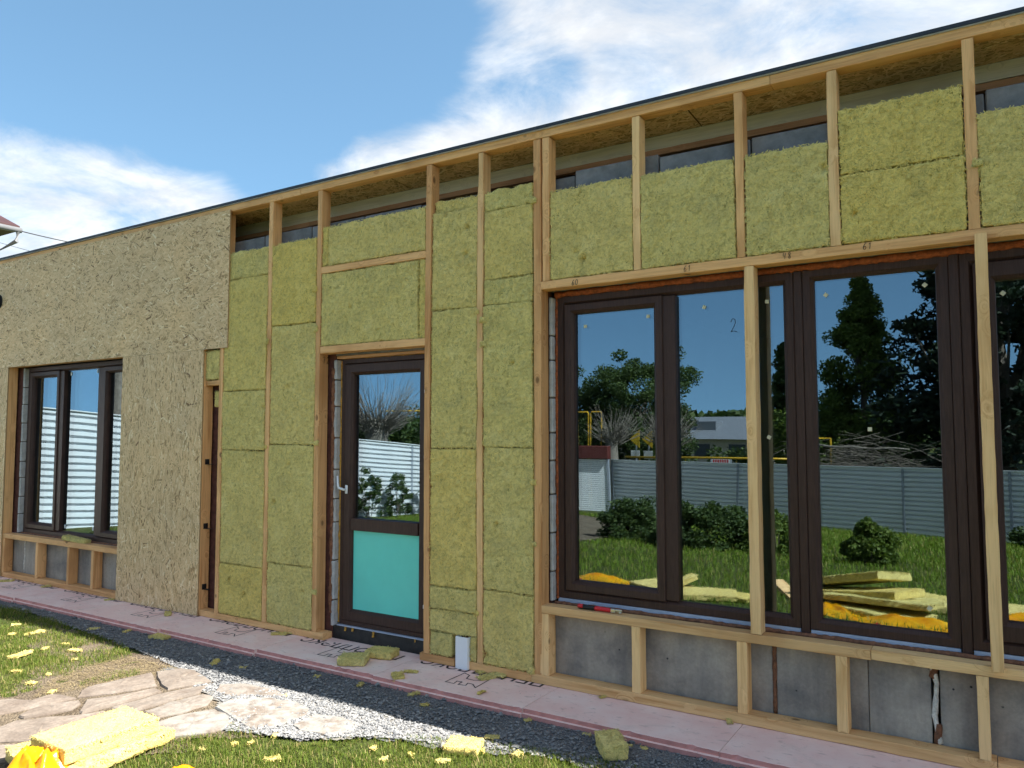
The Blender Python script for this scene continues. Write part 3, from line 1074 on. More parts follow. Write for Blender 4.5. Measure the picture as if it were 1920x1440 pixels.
def bead(name, pts, r, mat, parent=house, seed=1, n=10, step=0.02, lump=0.45, flat=(1, 1, 1)):
    """lumpy line of set foam"""
    P = []
    for k in range(len(pts) - 1):
        a, b = np.array(pts[k], float), np.array(pts[k + 1], float)
        m = max(2, int(np.linalg.norm(b - a) / step))
        for i in range(m + (k == len(pts) - 2)):
            P.append(a + (b - a) * i / m)
    P = np.array(P)
    tube = MB()
    rad = r * (1 + lump * fbm(P * 22, seed, 2))
    tube.tube(P, list(rad), n)
    v = np.array(tube.v)
    v = v + 0.35 * r * np.stack([fbm(v * 60, seed + 3, 2), fbm(v * 60, seed + 4, 2), fbm(v * 60, seed + 5, 2)], 1)
    c0 = P.mean(0)
    v = (v - c0) * np.array(flat) + c0
    tube.v = [tuple(q) for q in v]
    return tube.build(name, M[mat], parent, smooth=True, world=True)


bead('joint_foam', [(-1.123, 0.113, 0.06), (-1.121, 0.113, 0.47)], 0.011, 'pu_brown', seed=3)
bead('joint_foam', [(-0.300, 0.112, 0.06), (-0.318, 0.112, 0.20), (-0.305, 0.112, 0.36), (-0.330, 0.112, 0.47)], 0.013, 'pu_white', seed=5)
bead('joint_foam', [(-0.312, 0.113, 0.06), (-0.300, 0.113, 0.16)], 0.016, 'pu_brown', seed=6)
bead('joint_foam', [(-0.322, 0.113, 0.39), (-0.312, 0.113, 0.44)], 0.018, 'pu_brown', seed=8)
bead('joint_foam', [(-9.544, 0.112, 0.06), (-9.54, 0.112, 0.46)], 0.010, 'pu_white', seed=7)
# rooms behind the glass
MB().box(-11.5, 4.2, 0.42, 6.0, 0.0, 0.09).build('floor_slab', M['interior_wood'], house, world=True)
MB().box(-11.5, 4.2, 5.9, 6.0, 0.09, 3.3).build('back_wall', M['interior'], house, world=True)
MB().box(-11.5, 4.2, 0.40, 5.88, 2.92, 3.02).build('ceiling_slab', M['interior'], house, world=True)
for q in (-11.55, -6.3, -3.0, 4.25):
    MB().box(q, q + 0.12, 0.42, 5.88, 0.092, 2.915).build('partition', M['interior'], house, world=True)
# roof
rf = MB().box(-11.75, 4.45, 0.003, 6.1, 3.754, 3.772).build('roof', M['membrane'], house, world=True)
MB().box(-11.78, 4.48, -0.022, 0.000, 3.7535, 3.775).build('roof_edge', M['membrane'], rf, loc=(-rf.location.x, -rf.location.y, -rf.location.z))
MB().box(-11.78, 4.48, -0.016, 0.002, 3.7495, 3.7530).build('drip_strip', M['white_trim'], rf, loc=(-rf.location.x, -rf.location.y, -rf.location.z))


# --- OSB boards with strands as geometry
def osb(name, w, h, t, seed, ang0, spread, parent, loc, rot=(0, 0, 0), cover=3.2, fl=(0.035, 0.125), fw=(0.005, 0.020)):
    """board in local XZ, face towards -Y, origin at lower left corner"""
    g = np.random.default_rng(seed)
    L = g.uniform(*fl, size=int(w * h * cover / (np.mean(fl) * np.mean(fw))))
    n = len(L)
    Wd = g.uniform(*fw, size=n)
    cx, cz = g.uniform(-0.02, w + 0.02, n), g.uniform(-0.02, h + 0.02, n)
    a = np.where(g.uniform(size=n) < 0.25, g.uniform(0, PI, n), g.normal(ang0, spread, n))
    u = np.stack([np.cos(a), np.sin(a)], 1)
    v = np.stack([-np.sin(a), np.cos(a)], 1)
    sk = g.uniform(-0.3, 0.3, n)
    lay = g.permutation(n) / n
    yb = -0.0003 - 0.0016 * lay
    tilt = g.uniform(-0.0008, 0.0008, (n, 2))
    cor = []
    for (su, sv) in ((-1, -0.35), (-0.7, -1), (0.8, -1), (1, 0.25), (0.75, 1), (-0.85, 1)):
        q = np.stack([cx, cz], 1) + u * (su * L / 2 + sv * sk * Wd / 2)[:, None] + v * (sv * Wd / 2)[:, None]
        q[:, 0] = np.clip(q[:, 0], 0, w)
        q[:, 1] = np.clip(q[:, 1], 0, h)
        y = yb + tilt[:, 0] * su + tilt[:, 1] * sv
        cor.append(np.stack([q[:, 0], y, q[:, 1]], 1))
    V = np.stack(cor, 1).reshape(-1, 3)
    F6 = np.arange(6 * n).reshape(n, 6)
    tint = np.clip(g.normal(0.54, 0.15, n), 0.08, 1)
    tint = np.where(g.uniform(size=n) < 0.07, g.uniform(0.0, 0.25, n), tint)
    tint = np.where(g.uniform(size=n) < 0.05, g.uniform(0.85, 1.0, n), tint)
    b = MB().box(0, w, 0.0, t, 0, h)
    bv = np.array(b.v)
    F4 = np.array(b.f) + len(V)
    me = mesh_np(name, np.concatenate([V, bv]), [F6, F4], np.concatenate([np.repeat(tint, 6), np.full(8, 0.12)]))
    return link(name, me, M['osb'], parent, loc, rot)


YB = -0.0125
osb('osb_board', 2.552, 1.27, 0.011, 11, 0.0, 0.55, house, (-8.418, YB, 2.434))
osb('osb_board', 2.552, 1.27, 0.011, 12, 0.0, 0.55, house, (-10.973, YB, 2.434))
osb('osb_board', 0.62, 1.27, 0.011, 13, 0.0, 0.55, house, (-11.596, YB, 2.434))
osb('osb_board', 1.296, 2.429, 0.011, 14, PI / 2, 0.40, house, (-7.496, YB, 0.003))
osb('osb_board', 1.245, 2.429, 0.011, 15, PI / 2, 0.40, house, (-11.078, YB, 0.003))
osb('osb_board', 0.515, 2.429, 0.011, 16, PI / 2, 0.40, house, (-11.596, YB, 0.003))
# soffit boards under the roof, face down
for k, xa in enumerate((-11.6, -9.1, -6.6, -4.1, -1.6, 0.9)):
    osb('soffit_board', 2.49 if xa < 0.5 else 3.4, 0.345, 0.010, 20 + k, 0.0, 0.6, house, (xa, 0.450, 3.719), (PI / 2 - 0.045, 0, 0), 2.2)
MB().box(-11.5, 4.2, 0.455, 0.52, 3.62, 3.718).build('wall_plate_beam', M['beam_grey'], house, world=True)
lumber('batten', -11.5, -5.33, 0.445, 0.50, 3.575, 3.617, 'x', 'lumber_old')
lumber('batten', -5.325, -0.2, 0.443, 0.50, 3.574, 3.616, 'x', 'lumber_old')
lumber('batten', -0.195, 4.2, 0.447, 0.50, 3.572, 3.614, 'x', 'lumber_old')
MB().box(-11.5, 4.2, 0.53, 0.56, 3.0, 3.73).build('light_stop_board', M['soffit_brown'], house, world=True)  # added behind the gap to stop light leaking into the cavity

# --- timber frame
xj = float(on_wall(564, 357)[0])
lumber('top_plate', -11.6, xj, -0.004, 0.098, 3.690, 3.748, 'x')
lumber('top_plate', xj + 0.003, -1.05, 0.0, 0.10, 3.692, 3.749, 'x')
lumber('top_plate', -1.047, 4.3, 0.0, 0.10, 3.691, 3.748, 'x')
lumber('bottom_plate', -11.6, -7.40, 0.0, 0.10, 0.002, 0.056, 'x')
lumber('bottom_plate', -7.397, -4.623, 0.0, 0.10, 0.002, 0.055, 'x')
lumber('bottom_plate', -3.63, -3.316, -0.002, 0.10, 0.002, 0.055, 'x')
lumber('bottom_plate', -3.195, -2.68, 0.0, 0.10, 0.002, 0.056, 'x')
lumber('bottom_plate', -2.677, -0.05, -0.003, 0.10, 0.002, 0.060, 'x', 'lumber_pale')
lumber('bottom_plate', -0.046, 4.3, 0.0, 0.10, 0.002, 0.056, 'x')
zb, zt = 0.058, 3.688
ST = {'s1': (-5.352, -5.300), 's2': (-4.752, -4.702), 's3': (-3.597, -3.546), 's4': (-3.124, -3.074), 's5': (-2.656, -2.600)}
for k, (a, b) in ST.items():
    lumber('stud', a, b, 0.0, 0.10, zb, zt, 'z', 'lumber' if k != 's4' else 'lumber_pale', wane=0.012 if k in ('s4', 's1') else 0.0)
lumber('stud', -6.252, -6.202, 0.0, 0.10, zb, zt, 'z')
lumber('stud', -5.980, -5.930, 0.0, 0.10, zb, zt, 'z')
lumber('stud', -9.884, -9.836, 0.0, 0.10, zb, zt, 'z')
lumber('stud', -7.500, -7.452, 0.0, 0.10, zb, zt, 'z')
for a in (-11.59, -10.6, -6.85, 1.02, 1.62, 2.22, 2.82, 3.42, 4.24):
    lumber('stud', a, a + 0.05, 0.0, 0.10, zb, zt, 'z')
lumber('stud', -8.9, -8.85, 0.0, 0.10, 2.49, zt, 'z')
lumber('stud', -8.25, -8.20, 0.0, 0.10, 2.49, zt, 'z')
lumber('window_header', -9.834, -7.502, 0.0, 0.10, 2.437, 2.488, 'x')
# studs above the wide window
for (a, b, m_, wn) in ((-2.583, -2.531, 'lumber', 0), (-1.917, -1.868, 'lumber_pale', 0), (-1.262, -1.212, 'lumber', 0.010),
                       (-0.742, -0.688, 'lumber_pale', 0.014), (-0.082, -0.030, 'lumber', 0.0), (0.58, 0.63, 'lumber', 0)):
    lumber('stud', a, b, 0.0, 0.10, 2.692, zt, 'z', m_, wane=wn)
header = lumber('window_header', -2.598, 1.018, -0.001, 0.10, 2.635, 2.690, 'x')
lumber('window_sill', -2.612, -0.60, -0.002, 0.098, 0.463, 0.515, 'x', 'lumber_pale')
lumber('window_sill', -0.597, 1.018, -0.001, 0.098, 0.465, 0.517, 'x', 'lumber_pale')
for (a, b) in ((-2.612, -2.548), (-1.957, -1.902), (-1.306, -1.250), (-0.774, -0.718), (-0.124, -0.072), (0.52, 0.57)):
    lumber('sill_stud', a, b, 0.0, 0.098, 0.062, 0.4615, 'z', 'lumber_pale')
# two posts standing before the glass
lumber('post', -1.224, -1.166, 0.0, 0.098, 0.517, 2.633, 'z', 'lumber_pale', wane=0.012, seed=5)
lumber('post', -0.058, -0.004, -0.052, -0.004, 0.505, 2.655, 'z', 'lumber_pale', seed=6)
# around the door
lumber('door_header', -4.700, -3.599, -0.001, 0.10, 2.313, 2.370, 'x')
lumber('cross_piece', -4.700, -3.599, 0.0, 0.10, 2.981, 3.035, 'x')
lumber('inner_header', -4.63, -3.67, 0.122, 0.17, 2.275, 2.298, 'x', 'lumber_old')
# left window
lumber('window_sill', -9.834, -7.502, 0.0, 0.10, 0.444, 0.498, 'x')
for a in (-9.834, -9.090, -8.440, -7.980):
    lumber('sill_stud', a, a + 0.046, 0.0, 0.098, 0.058, 0.442, 'z')
lumber('short_block', -6.198, -5.984, 0.02, 0.10, 2.10, 2.145, 'x')


# steel angle brackets in the open bay
def bracket(z):
    b = MB().box(-6.201, -6.13, 0.045, 0.075, z, z + 0.004).box(-6.2015, -6.1985, 0.03, 0.075, z, z + 0.05)
    b.build('angle_bracket', M['steel_dark'], house, world=True)


for z in (1.37, 0.78, 0.23):
    bracket(z)


# --- insulation batts
def slab(w, d, h, res, rnd, amp, seed, fuzz=2600, edge=120, depth_res=0.02, faces='front', blen=(0.008, 0.026), torn=0.0):
    """rough rounded slab: x centred, y from 0 (front) to d, z from 0 to h"""
    nx, ny, nz = max(2, int(w / res)), max(2, int(d / depth_res)), max(2, int(h / res))
    xs, ys, zs = np.linspace(-w / 2, w / 2, nx + 1), np.linspace(0, d, ny + 1), np.linspace(0, h, nz + 1)
    Vs, Fs, base = [], [], 0

    def grid(A, B, fn, flip):
        nonlocal base
        a, b = np.meshgrid(A, B)
        P = fn(a.ravel(), b.ravel())
        n1, n2 = len(A), len(B)
        ii = (np.arange(n2 - 1)[:, None] * n1 + np.arange(n1 - 1)[None, :]).ravel() + base
        F = np.stack([ii, ii + 1, ii + n1 + 1, ii + n1], 1)
        Fs.append(F[:, ::-1] if flip else F)
        Vs.append(P)
        base += len(P)
    cst = lambda a, v: np.full_like(a, v)
    grid(xs, zs, lambda a, b: np.stack([a, cst(a, 0), b], 1), False)
    if faces == 'all':
        grid(xs, zs, lambda a, b: np.stack([a, cst(a, d), b], 1), True)
    grid(xs, ys, lambda a, b: np.stack([a, b, cst(a, 0)], 1), True)
    grid(xs, ys, lambda a, b: np.stack([a, b, cst(a, h)], 1), False)
    grid(ys, zs, lambda a, b: np.stack([cst(a, -w / 2), a, b], 1), True)
    grid(ys, zs, lambda a, b: np.stack([cst(a, w / 2), a, b], 1), False)
    V = np.concatenate(Vs)
    F = np.concatenate(Fs)
    # rounded box
    c = np.array([0, d / 2, h / 2])
    hf = np.array([w / 2, d / 2, h / 2])
    q = V - c
    rr = min(rnd, d * 0.45, w * 0.45, h * 0.45)
    s = np.maximum(0, (np.abs(q) - (hf - rr)) / rr)
    ln = np.linalg.norm(s, axis=1)
    k = ln > 1
    s[k] /= ln[k][:, None]
    q = np.where(s > 0, np.sign(q) * (hf - rr + s * rr), q)
    V = q + c
    P = V + seed * 1.37
    dsp = np.stack([fbm(P * 34, seed, 3, 0.7), fbm(P * 34, seed + 9, 3, 0.7), fbm(P * 34, seed + 18, 3, 0.7)], 1) * amp
    dsp += np.stack([fbm(P * 9, seed + 2, 2), fbm(P * 5, seed + 5, 2), fbm(P * 9, seed + 7, 2)], 1) * amp * 1.1
    if torn:
        top = np.clip((V[:, 2] - (h - 0.06)) / 0.06, 0, 1)
        dsp[:, 2] += top * torn * fbm(np.stack([P[:, 0] * 14, P[:, 0] * 0, P[:, 1] * 3], 1), seed + 33, 3)
    V = V + dsp
    gd = np.random.default_rng(seed + 5000)
    if faces == 'front' and w * h > 0.08:
        for _ in range(gd.integers(0, 3)):
            dx_, dz_ = gd.uniform(-w / 2, w / 2), gd.uniform(0.05, h - 0.05)
            sg_ = gd.uniform(0.009, 0.016)
            V[:, 1] += np.where(V[:, 1] < 0.03, gd.uniform(0.02, 0.04) * np.exp(-((V[:, 0] - dx_) ** 2 + (V[:, 2] - dz_) ** 2) / (2 * sg_ ** 2)), 0)
    # loose fibres
    g = np.random.default_rng(seed)
    nf = int(w * h * fuzz)
    ne = int(2 * (w + h) * edge)
    px_ = g.uniform(-w / 2 + 0.005, w / 2 - 0.005, nf)
    pz_ = g.uniform(0.005, h - 0.005, nf)
    B = np.stack([px_, np.full(nf, -0.001), pz_], 1)
    if ne:
        tt = g.uniform(0, 2 * (w + h), ne)
        ex = np.where(tt < w, tt - w / 2, np.where(tt < w + h, w / 2, np.where(tt < 2 * w + h, tt - w - h - w / 2, -w / 2)))
        ez = np.where(tt < w, 0, np.where(tt < w + h, tt - w, np.where(tt < 2 * w + h, h, tt - 2 * w - h)))
        B = np.concatenate([B, np.stack([ex, g.uniform(-0.002, 0.02, ne), ez], 1)])
    n = len(B)
    B = B + np.stack([np.zeros(n), fbm((B + seed * 1.37) * 5, seed + 5, 2) * amp * 1.1, np.zeros(n)], 1)
    a = g.uniform(0, 2 * PI, n)
    tv = np.stack([np.cos(a), np.zeros(n), np.sin(a)], 1)
    sv = np.stack([-np.sin(a), np.zeros(n), np.cos(a)], 1)
    ll = g.uniform(blen[0], blen[1], n) ** 1.0
    ww = g.uniform(0.0008, 0.0030, n)
    lift = g.uniform(0.001, 0.006, n)
    nrm = np.array([0, -1.0, 0])
    p0 = B - tv * (ll / 2)[:, None] - nrm * 0.0015
    pm = B + nrm * lift[:, None] + sv * (g.uniform(-0.25, 0.25, n) * ll)[:, None]
    p1 = B + tv * (ll / 2)[:, None] + nrm * (lift * g.uniform(-0.2, 0.8, n))[:, None]
    wv = sv * ww[:, None]
    FV = np.stack([p0 - wv, p0 + wv, pm + wv * 1.2, pm - wv * 1.2, p1 + wv * 0.5, p1 - wv * 0.5], 1).reshape(-1, 3)
    kk = np.arange(n) * 6 + len(V)
    FF = np.concatenate([np.stack([kk, kk + 1, kk + 2, kk + 3], 1), np.stack([kk + 3, kk + 2, kk + 4, kk + 5], 1)])
    return np.concatenate([V, FV]), np.concatenate([F, FF])


SEED = [40]


def batt(x0, x1, z0, z1, y=None, depth=0.10, name='insulation_batt', torn=0.006, gap=0.004, parent=house, res=0.0125):
    SEED[0] += 1
    s = SEED[0]
    g = random.Random(s)
    if y is None:
        y = g.uniform(-0.006, 0.004)
    w, h = x1 - x0 - 2 * gap, z1 - z0 - 2 * gap
    V, F = slab(w, depth - y - 0.003, h, res, 0.010, 0.0058, s, torn=torn)
    # slightly out of square
    sk = g.uniform(-0.006, 0.006)
    V[:, 2] += sk * V[:, 0] / w
    V[:, 0] += g.uniform(-0.004, 0.004) * V[:, 2] / h
    return link(name, mesh_np(name, V, F, smooth=False), M['wool'], parent, ((x0 + x1) / 2, y, z0 + gap))


# column beside the open bay
batt(-5.928, -5.354, 0.058, 0.505)
batt(-5.930, -5.352, 0.505, 1.509)
batt(-5.930, -5.356, 1.509, 2.035)
batt(-5.932, -5.354, 2.035, 3.052)
batt(-5.932, -5.354, 3.052, 3.303, y=0.004, torn=0.012)
batt(-6.196, -5.99, 2.15, 2.425, y=0.012)
batt(-6.12, -6.02, 1.90, 2.05, y=0.05, depth=0.10)
# column left of the door
batt(-5.298, -4.754, 0.058, 0.565)
batt(-5.300, -4.752, 0.565, 1.561)
batt(-5.298, -4.754, 1.561, 2.582)
batt(-5.300, -4.754, 2.582, 3.302, torn=0.014)
# above the door
batt(-4.700, -4.632, 3.037, 3.38, y=0.006)
batt(-4.632, -3.600, 3.037, 3.375, torn=0.012)
batt(-4.700, -3.672, 2.372, 2.979)
batt(-3.672, -3.600, 2.372, 2.979, y=0.010)
# column right of the door
batt(-3.544, -3.340, 0.058, 0.228, y=0.002)
batt(-3.186, -3.126, 0.058, 0.228, y=0.002)
batt(-3.544, -3.126, 0.228, 0.389)
batt(-3.544, -3.126, 0.389, 0.550)
batt(-3.544, -3.126, 0.550, 1.547)
batt(-3.544, -3.126, 1.547, 2.568)
batt(-3.544, -3.128, 2.568, 3.308, torn=0.012)
batt(-3.540, -3.128, 3.308, 3.400, y=0.03, torn=0.02)
# column left of the wide window
batt(-3.072, -2.660, 0.058, 0.569)
batt(-3.072, -2.660, 0.569, 1.559)
batt(-3.072, -2.662, 1.559, 2.566)
batt(-3.072, -2.662, 2.566, 2.751, y=-0.002)
batt(-3.072, -2.662, 2.751, 3.250)
batt(-3.070, -2.662, 3.250, 3.392, y=0.008, torn=0.03)
# above the wide window
batt(-2.529, -1.919, 2.692, 3.309, torn=0.014)
batt(-1.866, -1.264, 2.692, 3.300)
batt(-1.210, -0.744, 2.692, 3.296)
batt(-0.686, -0.084, 2.692, 3.082)
batt(-0.686, -0.084, 3.082, 3.456, torn=0.012)
batt(-0.028, 0.578, 2.692, 3.290)
batt(0.632, 1.018, 2.692, 3.30)
# bays beyond the wide window
for a in (1.072, 1.672, 2.272, 2.872, 3.472):
    for (p, q) in ((0.06, 1.05), (1.05, 2.05), (2.05, 3.05)):
        batt(a, min(a + 0.546, 4.238) if a < 3.4 else 4.238, p, q, res=0.03)

# wool clots that hang out at joints
def clot(px, py, s, seed):
    q = on_wall(px, py, -0.008)
    V, F = slab(s, 0.018, s * 0.8, 0.005, 0.02, 0.006, seed, 4000, 150, 0.005, 'all', (0.006, 0.02))
    return link('wool_clot', mesh_np('wool_clot', V, F, smooth=True), M['wool'], house, tuple(q - np.array([0, 0.006, s * 0.4])))


for k, (px, py, s) in enumerate(((590, 542, 0.05), (590, 616, 0.06), (500, 640, 0.05), (905, 600, 0.05), (906, 645, 0.05), (1000, 905, 0.04),
                                 (592, 830, 0.05), (497, 838, 0.04), (1000, 1020, 0.04), (588, 1110, 0.05), (892, 1150, 0.04), (1000, 375, 0.05),
                                 (1834, 305, 0.05), (996, 1258, 0.05), (893, 585, 0.04))):
    clot(px, py, s, 600 + k)

# --- windows and door
def pane(parent, x0, x1, z0, z1, y=0.19):
    off = parent.location if parent else Vector((0, 0, 0))
    return MB().box(x0, x1, y, y + 0.024, z0, z1).build('pane', M['glass'], parent, loc=(-off.x, -off.y, -off.z))


def sub(mb, name, mat, parent, smooth=False):
    off = parent.location
    return mb.build(name, M[mat], parent, loc=(-off.x, -off.y, -off.z), smooth=smooth)


def frame_prof(w, yf=0.150, step=0.0):
    return [(0.0, 0.232), (0.0, yf + 0.004), (0.004, yf), (w - 0.022, yf), (w - 0.019, yf + 0.004), (w - 0.004, yf + 0.020), (w, yf + 0.034), (w, 0.232)]


def win(name, x0, x1, z0, z1, w, **kw):
    return MB().ring(x0, x1, z0, z1, frame_prof(w)).build(name, M['pvc'], house, world=True)


def sash(parent, x0, x1, z0, z1, w=0.064):
    return sub(MB().ring(x0, x1, z0, z1, frame_prof(w, 0.138)), 'sash', 'pvc', parent)


wa = win('window', -2.554, -0.977, 0.546, 2.602, 0.066)
sub(MB().box(-1.789, -1.702, 0.150, 0.232, 0.612, 2.536, 0.003), 'mullion', 'pvc', wa)
sash(wa, -2.492, -1.785, 0.604, 2.540, 0.066)
pane(wa, -2.428, -1.849, 0.668, 2.476)
pane(wa, -1.704, -1.041, 0.610, 2.538)
sub(MB().box(-0.976, -0.930, 0.142, 0.232, 0.520, 2.602, 0.004), 'coupling_post', 'pvc', wa)
wb = win('window', -0.929, -0.185, 0.546, 2.604, 0.064)
pane(wb, -0.867, -0.247, 0.608, 2.542)
sub(MB().box(-0.184, -0.138, 0.142, 0.232, 0.520, 2.604, 0.004), 'coupling_post', 'pvc', wb)
wc = win('window', -0.137, 0.985, 0.548, 2.604, 0.066)
sash(wc, -0.074, 0.922, 0.610, 2.542, 0.098)
pane(wc, 0.022, 0.826, 0.706, 2.446)
wd = win('window', -9.692, -7.452, 0.505, 2.432, 0.066)
sub(MB().box(-8.995, -8.905, 0.150, 0.232, 0.571, 2.366, 0.003), 'mullion', 'pvc', wd)
sub(MB().box(-8.215, -8.105, 0.150, 0.232, 0.571, 2.366, 0.003), 'mullion', 'pvc', wd)
sash(wd, -9.632, -8.992, 0.565, 2.372, 0.066)
sash(wd, -8.108, -7.512, 0.565, 2.372, 0.066)
pane(wd, -9.568, -9.056, 0.629, 2.308)
pane(wd, -8.907, -8.213, 0.569, 2.368)
pane(wd, -8.044, -7.576, 0.629, 2.308)
for (x, z) in ((-8.83, 2.33), (-8.30, 2.34), (-8.85, 0.62), (-8.29, 0.63)):
    sub(MB().box(x - 0.009, x + 0.009, 0.183, 0.1895, z - 0.02, z + 0.02, 0.002), 'glazing_clip', 'white_plastic', wd)
# cork pads left on the glass
for k, (x, z) in enumerate(((-2.356, 2.387), (-1.898, 2.419), (-1.524, 2.446), (-0.806, 2.454), (-0.300, 2.46), (-1.138, 2.446), (-1.143, 1.632),
                            (-0.594, 1.678), (-0.33, 0.727), (0.055, 2.38))):
    w_ = wa if x < -0.95 else wb if x < -0.15 else wc
    b = MB().box(-0.011, 0.011, 0, 0.005, -0.011, 0.011, 0.001)
    a = (0.0, 0.1, 0.4, 0.7, 0.8, 0.1, 0.5, 0.0, 0.6, 0.78)[k]
    o = b.build('spacer_pad', M['pad'], w_, loc=(x - w_.location.x, 0.1845 - w_.location.y, z - w_.location.z), rot=(0, a, 0))
# base profiles and foam under, over and beside the frames
MB().box(-2.556, -0.98, 0.152, 0.226, 0.518, 0.5445, 0.002).build('base_profile', M['white_trim'], house, world=True)
MB().box(-0.926, -0.19, 0.152, 0.226, 0.518, 0.5445, 0.002).build('base_profile', M['white_trim'], house, world=True)
MB().box(-0.134, 0.985, 0.152, 0.226, 0.518, 0.5445, 0.002).build('base_profile', M['white_trim'], house, world=True)
MB().box(-9.69, -7.455, 0.152, 0.226, 0.497, 0.5035, 0.001).build('base_profile', M['white_trim'], house, world=True)
bead('sealing_foam', [(-2.57, 0.132, 0.514), (-0.9, 0.130, 0.516), (1.0, 0.132, 0.516)], 0.013, 'pu_brown', seed=12, step=0.012)
bead('sealing_foam', [(-2.565, 0.150, 2.618), (-1.0, 0.148, 2.620), (1.0, 0.150, 2.618)], 0.021, 'pu_rust', seed=13, step=0.012)
bead('sealing_foam', [(-2.560, 0.160, 2.60), (-2.561, 0.158, 1.5), (-2.560, 0.160, 0.54)], 0.013, 'pu_rust', seed=14, step=0.012)
bead('sealing_foam', [(-9.69, 0.135, 0.502), (-7.45, 0.135, 0.502)], 0.010, 'pu_brown', seed=15, step=0.02)
bead('sealing_foam', [(-4.606, 0.165, 2.26), (-4.606, 0.163, 1.2), (-4.606, 0.165, 0.12)], 0.013, 'pu_yellow', seed=16, step=0.012)
bead('sealing_foam', [(-4.60, 0.165, 2.280), (-3.65, 0.165, 2.280)], 0.012, 'pu_yellow', seed=17, step=0.012)


# jamb blocks seen in the reveals
def jamb(xa, xb, zs, y0, y1, mat):
    r = random.Random(int(abs(xa) * 100))
    for k in range(len(zs) - 1):
        dx = r.uniform(-0.004, 0.004)
        MB().box(xa, xb + dx, y0 + r.uniform(0, 0.006), y1, zs[k] + 0.005, zs[k + 1] - 0.005, 0.006).build('jamb_block', M[mat], house, world=True)
    MB().box(xa, xb - 0.012, y0 + 0.012, y1 - 0.004, zs[0] + 0.002, zs[-1]).build('mortar_bed', M['mortar'], house, world=True)


jamb(-2.598, -2.572, [0.52, 0.72, 0.98, 1.24, 1.47, 1.66, 1.90, 2.16, 2.33, 2.60], 0.104, 0.20, 'block_pale')
jamb(-9.738, -9.706, [0.50, 0.72, 0.92, 1.14, 1.33, 1.56, 1.78, 2.0, 2.2, 2.43], 0.104, 0.20, 'block_pale')
jamb(-4.650, -4.618, [0.09, 0.30, 0.62, 0.93, 1.12, 1.36, 1.62, 1.88, 2.10, 2.27], 0.106, 0.21, 'block_pale')
bead('mortar_smear', [(-4.653, 0.112, 0.2), (-4.651, 0.112, 1.2), (-4.653, 0.112, 2.2)], 0.016, 'pu_brown', seed=19, lump=0.9)

door = MB().ring(-4.597, -3.640, 0.108, 2.272, frame_prof(0.058)).build('door', M['pvc'], house, world=True)
lx0, lx1, lz0, lz1 = -4.552, -3.690, 0.150, 2.226
leaf = MB().ring(lx0, lx1, lz0, lz1, frame_prof(0.088, 0.140))
leaf.box(lx0 + 0.082, lx1 - 0.082, 0.1405, 0.232, 0.872, 0.968, 0.003)
leaf = sub(leaf, 'door_leaf', 'pvc', door)
pane(door, lx0 + 0.084, lx1 - 0.084, 0.960, lz1 - 0.084)
sub(MB().box(lx0 + 0.086, lx1 - 0.086, 0.172, 0.20, lz0 + 0.086, 0.878, 0.002), 'panel', 'teal_film', door)
hd = MB()
hd.box(-4.530, -4.502, 0.129, 0.1385, 1.165, 1.235, 0.004)
hd.tube([(-4.516, 0.138, 1.20), (-4.516, 0.100, 1.20), (-4.522, 0.092, 1.205), (-4.560, 0.090, 1.212)], [0.009, 0.009, 0.010, 0.009], 10)
hd.tube([(-4.556, 0.090, 1.205), (-4.566, 0.090, 1.235), (-4.574, 0.090, 1.31)], [0.010, 0.009, 0.007], 10)
sub(hd, 'handle', 'white_plastic', door, True)
for z in (1.98, 1.479, 0.349):
    sub(MB().tube([(-3.690, 0.130, z - 0.022), (-3.690, 0.130, z + 0.022)], 0.010, 10).box(-3.712, -3.669, 0.133, 0.1395, z - 0.014, z + 0.014, 0.002), 'hinge', 'white_plastic', door)
sub(MB().box(-4.60, -3.64, 0.128, 0.231, 0.099, 0.1075, 0.001), 'threshold_strip', 'white_trim', door)
for k, (x, s) in enumerate(((-4.50, 0.02), (-4.42, 0.016), (-4.20, 0.025), (-3.78, 0.014))):
    bead('foam_drip', [(x, 0.126, 0.100), (x + 0.003, 0.122, 0.100 - s * 1.6)], s * 0.5, 'pu_yellow', seed=70 + k, step=0.006)


# --- pencil figures and pen marks, drawn as thin strokes
GLY = {'6': [[(0.85, 1.0), (0.35, 0.72), (0.08, 0.35), (0.15, 0.05), (0.5, 0.0), (0.78, 0.18), (0.72, 0.42), (0.4, 0.48), (0.12, 0.28)]],
       '0': [[(0.5, 1.0), (0.15, 0.75), (0.05, 0.35), (0.3, 0.0), (0.7, 0.1), (0.95, 0.5), (0.85, 0.88), (0.5, 1.0), (0.35, 0.9)]],
       '1': [[(0.25, 0.7), (0.6, 1.0), (0.5, 0.5), (0.4, 0.0)]],
       '4': [[(0.2, 1.0), (0.05, 0.5), (0.5, 0.45)], [(0.75, 0.95), (0.6, 0.5), (0.5, 0.0)]],
       '8': [[(0.8, 0.85), (0.45, 1.0), (0.2, 0.75), (0.7, 0.4), (0.75, 0.1), (0.4, 0.0), (0.2, 0.2), (0.6, 0.5), (0.8, 0.85)]],
       '7': [[(0.1, 0.95), (0.85, 1.0), (0.5, 0.5), (0.35, 0.0)], [(0.25, 0.5), (0.75, 0.55)]],
       '2': [[(0.15, 0.75), (0.35, 1.0), (0.7, 0.95), (0.75, 0.65), (0.3, 0.2), (0.1, 0.02), (0.45, 0.12), (0.95, 0.0)]]}


